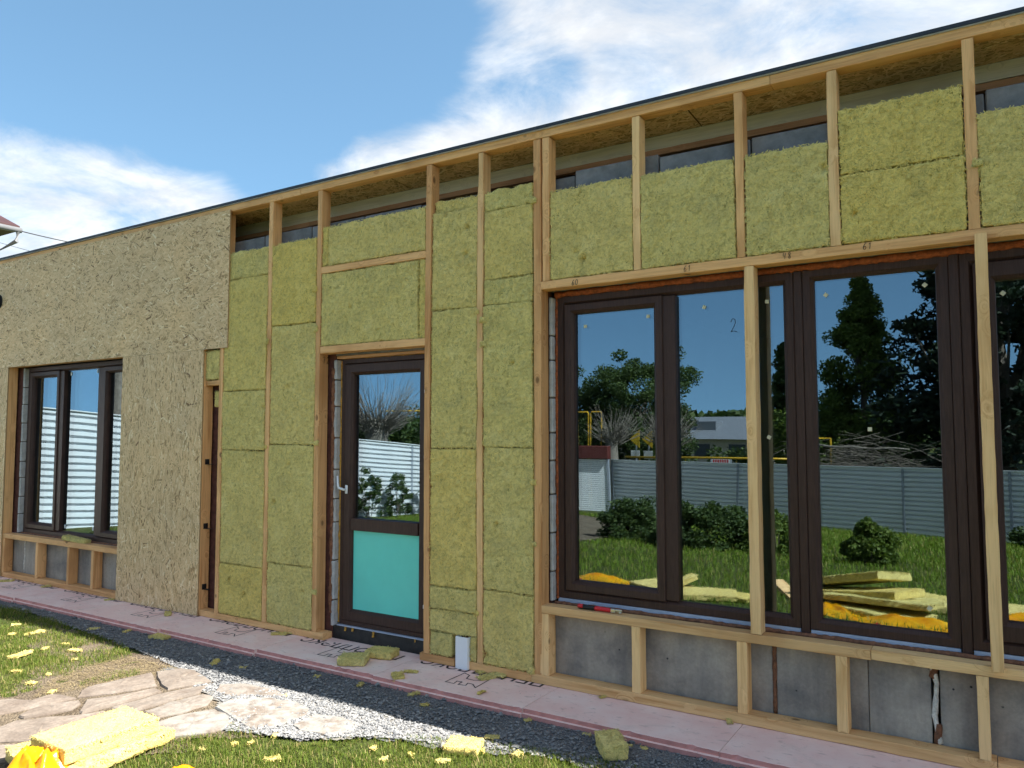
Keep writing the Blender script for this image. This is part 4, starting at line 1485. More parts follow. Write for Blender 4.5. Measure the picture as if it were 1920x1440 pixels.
def strokes(txt, h, wl):
    """ribbon mesh of handwritten figures in the local XZ plane facing -Y"""
    vs, fs = [], []
    for i, ch in enumerate(txt):
        for st in GLY[ch]:
            P = np.array(st) * np.array([h * 0.55, h]) + np.array([i * h * 0.72, 0])
            # resample with a soft curve
            t = np.linspace(0, len(P) - 1, len(P) * 5)
            Q = np.stack([np.interp(t, np.arange(len(P)), P[:, k]) for k in (0, 1)], 1)
            for _ in range(3):
                Q[1:-1] = (Q[:-2] + 2 * Q[1:-1] + Q[2:]) / 4
            d = np.gradient(Q, axis=0)
            d /= np.linalg.norm(d, axis=1)[:, None] + 1e-9
            nrm = np.stack([-d[:, 1], d[:, 0]], 1) * wl / 2
            b = len(vs)
            for q, m_ in zip(Q, nrm):
                vs += [(q[0] - m_[0], 0, q[1] - m_[1]), (q[0] + m_[0], 0, q[1] + m_[1])]
            fs += [(b + 2 * k, b + 2 * k + 2, b + 2 * k + 3, b + 2 * k + 1) for k in range(len(Q) - 1)]
    me = bpy.data.meshes.new('pencil_figure')
    me.from_pydata(vs, [], fs)
    me.update()
    return me


def figure(txt, px, py, h, y=-0.006, rot=(0, 0, 0), wl=0.0035):
    q = on_wall(px, py, y)
    link('pencil_figure', strokes(txt, h, wl), M['pencil'], house, tuple(q), rot)


figure('60', 1072, 535, 0.036)
figure('61', 1282, 509, 0.036)
figure('48', 1468, 486, 0.036)
figure('61', 1618, 468, 0.036)
link('pencil_figure', strokes('72', 0.055, 0.004), M['pencil'], house, (-4.6965, 0.030, 2.235), (0, 0, PI / 2))
link('pen_figure', strokes('2', 0.085, 0.0035), M['pencil'], wa, (-1.365 - wa.location.x, 0.1885 - wa.location.y, 2.275 - wa.location.z))

# black pipe end on the far board
vp = on_wall(-3, 566, -0.02)
vent = MB().tube([(vp[0], -0.013, vp[2]), (vp[0], -0.075, vp[2])], 0.075, 24)
vent.tube([(vp[0], -0.014, vp[2]), (vp[0], -0.024, vp[2])], 0.088, 24)
vent.build('vent_pipe', M['black_rubber'], house, world=True)

# ------------------------------------------------------------------ pink foam boards laid along the foot of the wall
def text_mesh(s, size):
    cu_ = bpy.data.curves.new('t', 'FONT')
    cu_.body = s
    cu_.size = size
    cu_.resolution_u = 3
    cu_.offset = 0.0012
    to = bpy.data.objects.new('t', cu_)
    COL.objects.link(to)
    dg = bpy.context.evaluated_depsgraph_get()
    me = bpy.data.meshes.new_from_object(to.evaluated_get(dg))
    bpy.data.objects.remove(to)
    return me


txt_me = text_mesh('ПЕНОПЛЭКС', 0.125)
tv = np.array([v.co[:] for v in txt_me.vertices])
tw = tv[:, 0].max() - tv[:, 0].min()
LOGO = [[(-0.115, 0.125), (-0.115, -0.095), (-0.045, -0.095), (-0.055, -0.045), (-0.018, -0.040), (-0.010, -0.095), (0.045, -0.085), (0.030, -0.040),
         (0.070, -0.040), (0.125, -0.090), (0.110, 0.135), (0.075, 0.110), (0.070, 0.05), (0.03, 0.028), (-0.035, 0.035), (-0.055, 0.10), (-0.115, 0.125)]]


def ribbon(paths, wl):
    vs, fs = [], []
    for P in paths:
        P = np.array(P, float)
        for k in range(len(P) - 1):
            d = P[k + 1] - P[k]
            d /= np.linalg.norm(d)
            nn = np.array([-d[1], d[0]]) * wl / 2
            e = d * wl / 2
            b = len(vs)
            z = 0.0002 * (k % 2)
            for q in (P[k] - e - nn, P[k + 1] + e - nn, P[k + 1] + e + nn, P[k] - e + nn):
                vs.append((q[0], q[1], z))
            fs.append((b, b + 1, b + 2, b + 3))
    me = bpy.data.meshes.new('printed_logo')
    me.from_pydata(vs, [], fs)
    me.update()
    return me


logo_me = ribbon(LOGO, 0.0075)
WHERE = ['under the wide window', 'below the wide window and its left corner', 'in front of the white plastic strip', 'in front of the glazed door',
         'below the insulation left of the door', 'below the open stud bay', 'below the tall OSB board', 'below the left window',
         'below the left window at its far corner', 'at the far end of the house', 'beyond the wide window', 'past the wide window at the near end', 'at the near corner of the house', '']
joint0 = -1.28
fk = 0
for k in range(-4, 9):
    xb = joint0 - 1.2 * k
    xa = xb - 1.197
    if xa > 4.2 or xb < -11.4:
        continue
    r = random.Random(900 + k)
    yf = -0.447 + r.uniform(-0.012, 0.012) - (0.04 if k >= 4 else 0.0)
    x0, x1 = xa, xb
    # ship-lapped long edge: the lower half stands proud
    n = 40
    sec = [(0.11, -0.052), (yf - 0.020, -0.052), (yf - 0.020, -0.028), (yf, -0.027), (yf, -0.002), (yf + 0.003, 0.0), (0.11, 0.0)]
    vs, fs = [], []
    for i in range(n + 1):
        x = -0.5985 + 1.197 * i / n
        j1, j2 = r.uniform(-0.0025, 0.0025), r.uniform(-0.002, 0.002)
        chip = 0.012 if r.random() < 0.05 else 0
        for q, (y, z) in enumerate(sec):
            yy = y + (j1 + chip if q in (4, 5) else j2 if q in (1, 2) else 0)
            vs.append((x, yy, z))
    m_ = len(sec)
    for i in range(n):
        for q in range(m_):
            q2 = (q + 1) % m_
            fs.append((i * m_ + q, (i + 1) * m_ + q, (i + 1) * m_ + q2, i * m_ + q2))
    fs.append(tuple(range(m_)))
    fs.append(tuple(range(n * m_, n * m_ + m_))[::-1])
    me = bpy.data.meshes.new('foam_board')
    me.from_pydata(vs, [], fs)
    me.update()
    mi = [1 if (q % m_) in (1, 3) and q < n * m_ else 0 for q in range(len(fs))]
    me.polygons.foreach_set('material_index', mi)
    fb = link('foam_board', me, [M['foam_pink'], M['foam_edge']], None, ((x0 + x1) / 2, 0, 0), (0, 0, r.uniform(-0.002, 0.002)))
    where = {-4: 'at the near corner of the house', -3: 'past the wide window at the near end', -2: 'beyond the wide window', -1: 'under the right half of the wide window',
             0: 'under the left half of the wide window', 1: 'in front of the white plastic strip', 2: 'in front of the glazed door',
             3: 'below the insulation left of the door', 4: 'below the open stud bay', 5: 'below the tall OSB board', 6: 'below the left window',
             7: 'below the far corner of the left window', 8: 'at the far end of the house'}[k]
    tag(fb, 'pink foam board with stepped edge lying ' + where, 'foam board', 'pink foam boards along the wall')
    if k in (1, 2, 3, 4, 5, 6, 7):
        s = 1.02 / tw
        o = link('printed_lettering', txt_me, M['print_black'], fb, (0.51, 0.022 if k == 2 else 0.062, 0.0012), (0, 0, PI))
        o.scale = (s, s if s < 1.3 else 1.3, 1)
        link('printed_logo', logo_me, M['print_black'], fb, (0.02, -0.20, 0.0012), (0, 0, 0))

# ------------------------------------------------------------------ loose things near the wall
def wool_piece(name, label, group, loc, size, rz, seed, tilt=(0, 0), cat='insulation', res=0.008, amp=0.004, fuzz=2500, edge=150, rnd=0.012, blen=(0.006, 0.022)):
    """a slab lying flat: size = (length x, width y, thickness z)"""
    L, Wd, T = size
    V, F = slab(L, T, Wd, res, rnd, amp, seed, fuzz, edge, 0.01, 'all', blen, torn=0.01)
    # lay the front face upwards: y -> -z
    V = np.stack([V[:, 0], V[:, 2] - Wd / 2, T - V[:, 1]], 1)
    o = link(name, mesh_np(name, V, F, smooth=True), M['wool'], None, loc, (tilt[0], tilt[1], rz))
    tag(o, label, cat, group)
    return o


wool_piece('wool_offcut', 'square yellow wool offcut by the front edge of the pink foam', None, (-3.985, -0.315, 0.001), (0.20, 0.17, 0.055), 0.5, 301)
wool_piece('wool_offcut', 'thick yellow wool offcut on the printed foam below the door', None, (-3.92, -0.085, 0.001), (0.22, 0.15, 0.055), 0.25, 302)
wool_piece('wool_offcut', 'lone yellow wool chunk on the grey gravel', None, (-1.80, -0.64, -0.050), (0.21, 0.13, 0.085), -0.9, 303, (0.05, 0.03), amp=0.007)
wool_piece('wool_offcut', 'greenish wool offcut lying on the sill of the left window', None, (-8.36, 0.05, 0.500), (0.42, 0.075, 0.05), 0.05, 304, (0.0, 0.06))
wool_piece('wool_offcut', 'pale square wool offcut in the grass near the gravel edge', None, (-2.50, -1.02, -0.055), (0.19, 0.16, 0.045), 0.35, 305)

# scraps
def scrap(px, py, s, surf, seed, lab):
    z0 = {'foam': 0.001, 'gravel': -0.050, 'grass': -0.050}[surf]
    q = on_ground(px, py, z0 + 0.01)
    r = random.Random(seed)
    s = s * (0.68 if surf == 'grass' else 0.9)
    L, Wd = s, s * r.uniform(0.3, 0.75)
    grp = {'foam': 'wool scraps on the pink foam', 'gravel': 'wool scraps on the gravel', 'grass': 'wool scraps in the grass'}[surf]
    wool_piece('wool_scrap', lab, grp, (q[0], q[1], z0), (L, Wd, max(0.010, s * 0.13)), r.uniform(0, 3), seed, (r.uniform(-0.08, 0.08), 0),
               res=max(0.005, s / 16), amp=min(0.012, s * 0.10), fuzz=5000, edge=260, rnd=0.008)


for k, (px, py, s, surf, lab) in enumerate((
        (524, 1187, 0.15, 'foam', 'curly clump of wool at the plate left of the door'),
        (548, 1186, 0.07, 'foam', 'little wool tuft next to the curly clump left of the door'),
        (746, 1266, 0.13, 'foam', 'thin wool sliver on the foam right of the square offcut'),
        (770, 1258, 0.11, 'foam', 'forked wool scrap between the door offcuts and the white channel'),
        (912, 1268, 0.14, 'foam', 'fluffy wool clump right of the white plastic channel'),
        (935, 1266, 0.12, 'foam', 'second fluffy wool clump right of the white plastic channel'),
        (900, 1258, 0.08, 'foam', 'wool tuft against the plate beside the white channel'),
        (1368, 1350, 0.10, 'foam', 'pale wool tuft against the plate under the wide window'),
        (315, 1150, 0.16, 'foam', 'shaving of wool before the tall OSB board'),
        (12, 1088, 0.16, 'foam', 'wool shaving before the far corner of the left window'),
        (90, 1098, 0.14, 'foam', 'wool shaving below the middle of the left window'),
        (1130, 1305, 0.05, 'foam', 'tiny wool crumb below the first bay of the wide window'),
        (903, 1297, 0.07, 'foam', 'wool crumb on the printed outline near the white channel'),
        (205, 1123, 0.10, 'foam', 'wool shaving at the foot of the left edge of the tall OSB board'),
        (303, 1193, 0.20, 'gravel', 'longest flat wool scrap on the gravel beside the foam edge'),
        (175, 1178, 0.10, 'gravel', 'leaf shaped wool scrap on the gravel before the left window'),
        (403, 1241, 0.13, 'gravel', 'holed ring of wool lying on the gravel'),
        (455, 1250, 0.06, 'gravel', 'small wool fleck beside the holed ring on the gravel'),
        (238, 1182, 0.09, 'gravel', 'brownish wool scrap leaning on the foam edge'),
        (676, 1282, 0.08, 'gravel', 'ragged wool tuft on the gravel before the door'),
        (594, 1266, 0.05, 'gravel', 'wool crumb on the gravel at the foam edge left of the door'),
        (780, 1300, 0.11, 'gravel', 'flat wool scrap at the foam edge right of the door'),
        (796, 1320, 0.06, 'gravel', 'wool fleck on the gravel below the flat scrap by the foam edge'),
        (922, 1382, 0.09, 'gravel', 'ragged wool scrap near the grass edge of the gravel'),
        (990, 1349, 0.05, 'gravel', 'wool crumb at the foam edge below the white channel side'),
        (1100, 1375, 0.05, 'gravel', 'wool crumb at the foam edge beside the blue-grey stone'),
        (1180, 1397, 0.04, 'gravel', 'tiny wool crumb right of the blue-grey stone'),
        (1208, 1400, 0.04, 'gravel', 'last tiny wool crumb along the foam edge'),
        (535, 1303, 0.05, 'gravel', 'yellow wool crumb where shade meets sunlit chippings'),
        (30, 1170, 0.10, 'grass', 'pale wool scrap at the shaded edge of the grass'),
        (70, 1185, 0.18, 'grass', 'star shaped torn wool scrap in the grass'),
        (22, 1188, 0.09, 'grass', 'pale wool bit beside the star shaped scrap'),
        (50, 1188, 0.07, 'grass', 'small wool bit between two larger scraps in the grass'),
        (38, 1228, 0.24, 'grass', 'longest pale wool strip in the grass'),
        (85, 1215, 0.10, 'grass', 'short wool sliver above the bare soil'),
        (122, 1206, 0.09, 'grass', 'wool sliver at the gravel side of the grass'),
        (140, 1219, 0.16, 'grass', 'narrow wool strip near the bare soil'),
        (30, 1257, 0.12, 'grass', 'white scrap on the bare soil below the longest strip'),
        (58, 1280, 0.09, 'grass', 'small white block on the bare soil'),
        (98, 1295, 0.11, 'grass', 'finger shaped wool scrap close to the flagstones'),
        (90, 1263, 0.06, 'grass', 'wool crumb on the bare soil above the white block'),
        (140, 1235, 0.07, 'grass', 'grey wool bit under the narrow strip'),
        (510, 1420, 0.12, 'grass', 'pointed wool scrap in the grass below the path end'),
        (440, 1392, 0.05, 'grass', 'rounded wool crumb beside the grass tuft at the path end'),
        (470, 1390, 0.06, 'grass', 'second wool crumb at the path end'),
        (515, 1377, 0.07, 'grass', 'wool bit among the chippings at the path end'),
        (380, 1402, 0.05, 'grass', 'wool crumb in the grass near the insulation heap'),
        (720, 1420, 0.07, 'grass', 'oval wool bit in the grass below the chippings'),
        (770, 1412, 0.06, 'grass', 'wool bit beside the pale grey stone in the grass'),
        (700, 1400, 0.06, 'grass', 'wool bit where chippings meet the grass'),
        (830, 1425, 0.11, 'grass', 'torn wool flap beside the pale square offcut'),
        (970, 1412, 0.08, 'grass', 'upright wool tuft at the gravel edge right of the square offcut'),
        (905, 1405, 0.05, 'grass', 'wool crumb behind the pale square offcut'))):
    scrap(px, py, s, surf, 700 + k, lab)

# two single larger stones on the gravel
for k, (px, py, s, lab) in enumerate(((1130, 1383, 0.05, 'rounded blue-grey stone beside the foam edge on the gravel'), (842, 1397, 0.045, 'pale grey stone where the gravel meets the grass'))):
    q = on_ground(px, py, -0.04)
    me = stones_mesh('loose_stone', np.array([0.0]), np.array([0.0]), np.array([s * 1.6]), np.array([0.7]), 0.0, 0.9, 60 + k)
    tag(link('loose_stone', me, M['pebble'], None, (q[0], q[1], 0.010)), lab, 'stone')

# white plastic strip standing at the gap in the bottom plate
wp = MB()
wp.box(-0.052, 0.052, -0.004, 0.004, 0, 0.222, 0.001)
wp.box(-0.052, -0.047, 0.0045, 0.06, 0, 0.222, 0.001)
wp.box(0.047, 0.052, 0.0045, 0.06, 0, 0.222, 0.001)
o = wp.build('plastic_channel', M['white_plastic'], None, (-3.238, -0.020, 0.002), (0.0, 0, 0))
tag(o, 'white plastic channel piece standing in the gap of the bottom plate', 'plastic strip')

# hand tool on the sill
tl_ = empty('hand_tool', (-2.19, 0.045, 0.516), 0.02)
tag(tl_, 'red and black hand tool with steel head lying on the window sill', 'tool')
MB().tube([(-0.16, 0, 0.016), (-0.15, 0, 0.017), (-0.06, 0, 0.016), (-0.04, 0, 0.015)], [0.010, 0.015, 0.015, 0.014], 12).build('grip', M['black_rubber'], tl_, smooth=True)
MB().tube([(-0.038, 0, 0.015), (-0.02, 0, 0.016), (0.0, 0, 0.016), (0.055, 0, 0.015), (0.075, 0, 0.014)], [0.015, 0.0155, 0.014, 0.0145, 0.012], 12).build('handle', M['red_plastic'], tl_, smooth=True)
MB().tube([(-0.155, -0.004, 0.020), (-0.12, -0.006, 0.021)], [0.0135, 0.0135], 12).build('red_band', M['red_plastic'], tl_, smooth=True)
MB().box(0.074, 0.105, -0.012, 0.012, 0.002, 0.027, 0.003).box(0.104, 0.150, -0.008, 0.008, 0.012, 0.026, 0.003).box(0.128, 0.146, -0.009, 0.009, 0.0, 0.013, 0.003).build('steel_head', M['steel'], tl_)

# card behind the near pane
cd_ = empty('printed_card', (0.118, 0.222, 1.395))
tag(cd_, 'rounded brown card with dark and white print hanging behind the glass', 'card')
cb = MB()
pts = []
for (cx_, cz_, a0) in ((0.048, 0.148, 0), (-0.048, 0.148, 1), (-0.048, 0.017, 2), (0.048, 0.017, 3)):
    for k in range(6):
        a = (a0 + k / 5) * PI / 2
        pts.append((cx_ + 0.014 * math.cos(a), cz_ + 0.014 * math.sin(a)))
n = len(pts)
cb.add([(p[0], 0, p[1]) for p in pts] + [(p[0], 0.002, p[1]) for p in pts],
       [tuple(range(n))[::-1], tuple(range(n, 2 * n))] + [(k, (k + 1) % n, n + (k + 1) % n, n + k) for k in range(n)])
cb.build('card', M['card_brown'], cd_)


def blob(name, cx_, cz_, rx, rz_, mat, y, seed):
    r = random.Random(seed)
    P = [(cx_ + rx * math.cos(2 * PI * k / 18) * r.uniform(0.75, 1.1), y, cz_ + rz_ * math.sin(2 * PI * k / 18) * r.uniform(0.75, 1.1)) for k in range(18)]
    MB().add(P, [tuple(range(18))[::-1]]).build(name, M[mat], cd_)


blob('print_patch', -0.020, 0.135, 0.036, 0.022, 'print_blue', -0.0006, 1)
blob('print_patch', -0.016, 0.085, 0.018, 0.042, 'sign_white', -0.0008, 2)
blob('print_patch', 0.012, 0.075, 0.016, 0.030, 'print_blue', -0.0010, 3)
blob('print_patch', 0.004, 0.032, 0.026, 0.014, 'print_skin', -0.0012, 4)

# ------------------------------------------------------------------ heap at the lower left and the pile by the camera
def film_sheet(label, loc, size, rz, seed, height=0.12, group=None):
    g = np.random.default_rng(seed)
    n1, n2 = 46, 34
    X, Y = np.meshgrid(np.linspace(-1, 1, n1), np.linspace(-1, 1, n2))
    x_, y_ = X.ravel(), Y.ravel()
    z = np.zeros(X.size)
    for k in range(7):                               # crisp folds: the highest of several small ridges
        a = g.uniform(0, PI)
        cx0, cy0 = g.uniform(-0.45, 0.45, 2)
        d = np.abs((x_ - cx0) * np.sin(a) - (y_ - cy0) * np.cos(a))
        al = np.abs((x_ - cx0) * np.cos(a) + (y_ - cy0) * np.sin(a))
        z = np.maximum(z, g.uniform(0.5, 1.0) - d * g.uniform(1.2, 2.6) - al * g.uniform(0.25, 0.7))
    P = np.stack([x_ * 3, y_ * 3, np.zeros(X.size) + seed], 1)
    r2 = np.sqrt(x_ ** 2 + y_ ** 2)
    z = height * (np.clip(z, 0, 1) * np.clip(1.5 - 1.3 * r2, 0.1, 1) + 0.07 * (1 + fbm(P, seed, 3, 0.6)))
    lim = 1 + 0.22 * fbm(np.stack([np.cos(np.arctan2(Y, X)).ravel() * 2, np.sin(np.arctan2(Y, X)).ravel() * 2, np.full(X.size, seed)], 1), seed + 8, 2)
    xx, yy = X.ravel() * size[0] / 2 * lim, Y.ravel() * size[1] / 2 * lim
    V = np.stack([xx, yy, np.maximum(z, 0.002)], 1)
    ii = (np.arange(n2 - 1)[:, None] * n1 + np.arange(n1 - 1)[None, :]).ravel()
    F = np.stack([ii, ii + 1, ii + n1 + 1, ii + n1], 1)
    cx_ = (X.ravel()[ii] ** 2 + Y.ravel()[ii] ** 2) < 1.15
    o = link('wrapping_film', mesh_np('wrapping_film', V, F[cx_], smooth=True), M['film'], None, loc, (0, 0, rz))
    tag(o, label, 'plastic film', group)
    return o


def ang(p, q):
    return math.atan2(q[1] - p[1], q[0] - p[0])


zf = -0.045
a_ = on_ground(70, 1378, 0.10)
b_ = on_ground(245, 1322, 0.10)
c_ = on_ground(285, 1350, 0.10)
d_ = on_ground(110, 1405, 0.10)
ctr = (a_ + b_ + c_ + d_) / 4
Ls = float(np.linalg.norm((b_ - a_)[:2]))
Ws = float(np.linalg.norm((c_ - b_)[:2]))
rz = ang(a_, b_)
wool_piece('insulation_slab', 'broad pale yellow insulation slab lying on top of the heap', None, (ctr[0], ctr[1], 0.022), (Ls, Ws, 0.08), rz, 401, (0.02, 0), res=0.008, rnd=0.010, amp=0.0025, fuzz=500)
q = on_ground(205, 1372, 0.0)
wool_piece('insulation_slab', 'rough torn insulation slab under the broad one in the heap', None, (ctr[0] + 0.06, ctr[1] + 0.05, -0.042), (Ls * 0.98, Ws * 0.95, 0.062), rz + 0.04, 402, res=0.010, amp=0.009, rnd=0.02)
q = on_ground(215, 1405, 0.0)
wool_piece('insulation_slab', 'long pale insulation slab lying along the grass edge of the heap', None, (q[0], q[1], -0.045), (0.64, 0.17, 0.055), rz + 0.12, 403, res=0.010, amp=0.003, fuzz=600)
q = on_ground(55, 1412, 0.0)
wool_piece('insulation_slab', 'short insulation offcut half hidden under the heap', None, (q[0] + 0.01, q[1] + 0.02, -0.040), (0.22, 0.20, 0.07), rz - 0.25, 404)
q = on_ground(75, 1440, 0.0)
film_sheet('crumpled bright yellow wrapping film beside the insulation heap', (q[0], q[1], -0.045), (0.40, 0.34), 0.3, 5, 0.16)
q = on_ground(335, 1442, 0.0)
film_sheet('small torn yellow film piece lying in the short grass', (q[0], q[1], -0.050), (0.22, 0.14), 0.9, 6, 0.07)


def zl(x, y):
    return float(zg(x, y))


PILE = [  # x, y, size, rz, lift, tilt, label
    (-1.30, -3.75, (1.0, 0.5, 0.08), 0.50, 0.20, (0.12, -0.24), 'greenish insulation slab leaning up at the back of the lawn pile'),
    (-1.18, -3.55, (1.0, 0.5, 0.08), 0.45, 0.10, (0.04, -0.15), 'insulation slab with frayed edge under the leaning one'),
    (-0.98, -3.32, (0.95, 0.5, 0.06), 0.20, 0.09, (0.10, -0.03), 'flat insulation slab across the front of the lawn pile'),
    (-1.02, -3.22, (0.9, 0.45, 0.055), 0.42, 0.0, (0, 0), 'lowest insulation slab at the front of the lawn pile'),
    (-0.72, -4.15, (0.5, 0.35, 0.06), 0.15, 0.0, (0, 0), 'small flat insulation offcut behind the pile'),
    (-0.62, -4.55, (0.42, 0.30, 0.06), 0.3, 0.0, (0, 0), 'thin insulation offcut furthest from the pile on the lawn'),
    (-0.48, -3.9, (0.36, 0.30, 0.08), -0.1, 0.0, (0, 0), 'stubby insulation offcut beside the pile'),
    (0.22, -3.95, (0.95, 0.5, 0.09), 0.05, 0.0, (0, 0), 'clean cut insulation slab lying apart on the lawn'),
    (-3.20, -3.30, (0.55, 0.45, 0.07), 0.5, 0.0, (0, 0), 'bent insulation slab near the orange film on the lawn'),
    (-2.98, -3.20, (0.5, 0.12, 0.06), -0.9, 0.06, (0.0, -0.3), 'narrow insulation strip standing askew on the lawn'),
    (-2.62, -3.12, (0.6, 0.4, 0.06), -0.35, 0.0, (0, 0), 'frayed insulation slab lying with its edge to the house'),
    (-2.35, -3.18, (0.4, 0.25, 0.05), 0.2, 0.0, (0, 0), 'little insulation offcut in front of the plank'),
]
for k, (x, y, sz, rz_, lf, tilt, lab) in enumerate(PILE):
    wool_piece('insulation_slab', lab, None, (x, y, zl(x, y) + lf + 0.012), sz, rz_, 450 + k, tilt, res=0.02, amp=0.006, fuzz=1200, edge=200, blen=(0.012, 0.04))
film_sheet('orange wrapping film with red print heaped before the insulation pile', (-1.38, -3.05, zl(-1.4, -3.05)), (0.75, 0.40), 0.1, 11, 0.09)
film_sheet('orange wrapping film spread under the front slab', (-0.70, -2.90, zl(-0.7, -2.9)), (0.9, 0.36), -0.1, 12, 0.10)
film_sheet('big shiny orange film bundle below the lone slab', (0.20, -3.25, zl(0.2, -3.25)), (0.85, 0.45), 0.2, 13, 0.16)
film_sheet('flattened orange film sheet at the left of the lawn', (-3.95, -3.45, zl(-3.9, -3.4)), (0.75, 0.40), 0.15, 14, 0.09)
pk = MB()
pk.box(-0.55, 0.55, -0.07, 0.07, 0, 0.045, 0.002)
o = pk.build('plank', M['lumber_pale'], None, (-2.02, -4.05, zl(-2.02, -4.05) + 0.015), (0.0, 0.0, 1.15))
tag(o, 'short pale timber plank lying on the mown lawn', 'plank')

# ------------------------------------------------------------------ fences
def fence_run(p0, p1, ztop0, ztop1, label, panel=2.4, pitch=0.125, back=1, name='sheet_fence'):
    p0, p1 = np.array(p0, float), np.array(p1, float)
    L = np.linalg.norm(p1 - p0)
    ux, uy = (p1 - p0) / L
    root = empty(name, (p0[0], p0[1], zl(*p0)), math.atan2(uy, ux))
    tag(root, label, 'fence')
    n = max(1, int(round(L / panel)))
    w = L / n
    zb0, zb1 = zl(*p0), zl(*p1)
    for k in range(n):
        s0, s1 = k * w / L, (k + 1) * w / L

        def zt_(s):
            return ztop0 + (ztop1 - ztop0) * s - root.location.z

        def zb_(s):
            q = p0 + (p1 - p0) * s
            return zl(*q) - 0.05 - root.location.z
        # horizontal ribs: trapezoid profile repeated up the sheet
        prof = []
        hh = max(zt_(s0) - zb_(s0), zt_(s1) - zb_(s1))
        m_ = int(hh / pitch) + 1
        for i in range(m_):
            for (f, d) in ((0.0, 0.0), (0.58, 0.0), (0.62, 0.075), (0.94, 0.060)):
                prof.append((i + f, d))
        vs, fs = [], []
        for (s, e) in ((s0, 0.004), (s1, -0.004)):
            for (f, d) in prof:
                z = max(zt_(s) - f * pitch, zb_(s))
                vs.append((s * L + e, d * back, z))
        q = len(prof)
        fs = [(i, i + 1, q + i + 1, q + i) for i in range(q - 1)]
        me = bpy.data.meshes.new('sheet')
        me.from_pydata(vs, [], fs)
        me.update()
        link('sheet', me, M['fence_sheet'], root)
        x = s0 * L
        MB().box(x - 0.03, x + 0.03, -0.028 * back - 0.05, -0.028 * back, zb_(s0), zt_(s0) - 0.02).build('post', M['fence_post'], root)
    cr = MB().box(0, L, -0.03, 0.03, 0, 0.02).build('cap_rail', M['fence_sheet'], root)
    cr.location = (0, 0, ztop0 - root.location.z - 0.002)
    cr.rotation_euler = (0, -math.atan2(ztop1 - ztop0, L), 0)
    return root


fence_run((-14.5, -1.2), (-14.5, -19.6), 2.20, 0.80, 'tall white ribbed sheet metal fence running away from the left window', back=-1)
fence_run((-11.5, -20.1), (2.6, -16.7), 0.71, 0.73, 'white ribbed sheet metal fence across the bottom of the lawn', back=-1)
# gate with fine slats beside the corner
gt = empty('roller_gate', (-14.4, -19.6, zl(-14.4, -19.6)), math.atan2(-0.2, 2.9))
tag(gt, 'white slatted gate with dark red box at the fence corner', 'gate')
for k in range(26):
    MB().box(0.05, 2.85, -0.012, 0.012, 0.068 * k + 0.02, 0.068 * k + 0.080, 0.006).build('slat', M['fence_sheet'], gt)
MB().box(0, 2.95, -0.16, 0.16, 1.80, 2.26, 0.02).build('red_box', M['fascia_red'], gt)
MB().box(0.0, 0.045, -0.05, 0.05, 0, 1.795).build('gate_post', M['fence_post'], gt)
MB().box(2.86, 2.93, -0.05, 0.05, 0, 1.795).build('gate_post', M['fence_post'], gt)

# ------------------------------------------------------------------ plants
def leaves(C, size, g, mat, aspect=0.6, droop=0.0):
    n = len(C)
    u = g.normal(size=(n, 3))
    u[:, 2] = u[:, 2] * 0.6 - droop
    u /= np.linalg.norm(u, axis=1)[:, None]
    w = np.cross(u, g.normal(size=(n, 3)))
    w /= np.linalg.norm(w, axis=1)[:, None]
    s = size * g.uniform(0.6, 1.3, n)
    return quads(C, u * (s / 2)[:, None], w * (s * aspect / 2)[:, None])


def clumped(cs, rad, n, g, squash=0.75):
    k = g.integers(0, len(cs), n)
    d = g.normal(size=(n, 3))
    d /= np.linalg.norm(d, axis=1)[:, None]
    d = d * (g.uniform(0.15, 1, n) ** 0.5)[:, None] * rad[k][:, None]
    d[:, 2] *= squash
    return cs[k] + d


def limb(p, q, r0, r1, r, n=5, sag=0.1):
    p, q = np.array(p, float), np.array(q, float)
    out = []
    for i in range(n + 1):
        s = i / n
        v = p + (q - p) * s
        v = v + np.array([r.uniform(-1, 1), r.uniform(-1, 1), r.uniform(-0.5, 0.5)]) * sag * np.linalg.norm(q - p) * 0.15 * (0 < i < n)
        out.append(v)
    return out, [r0 + (r1 - r0) * i / n for i in range(n + 1)]


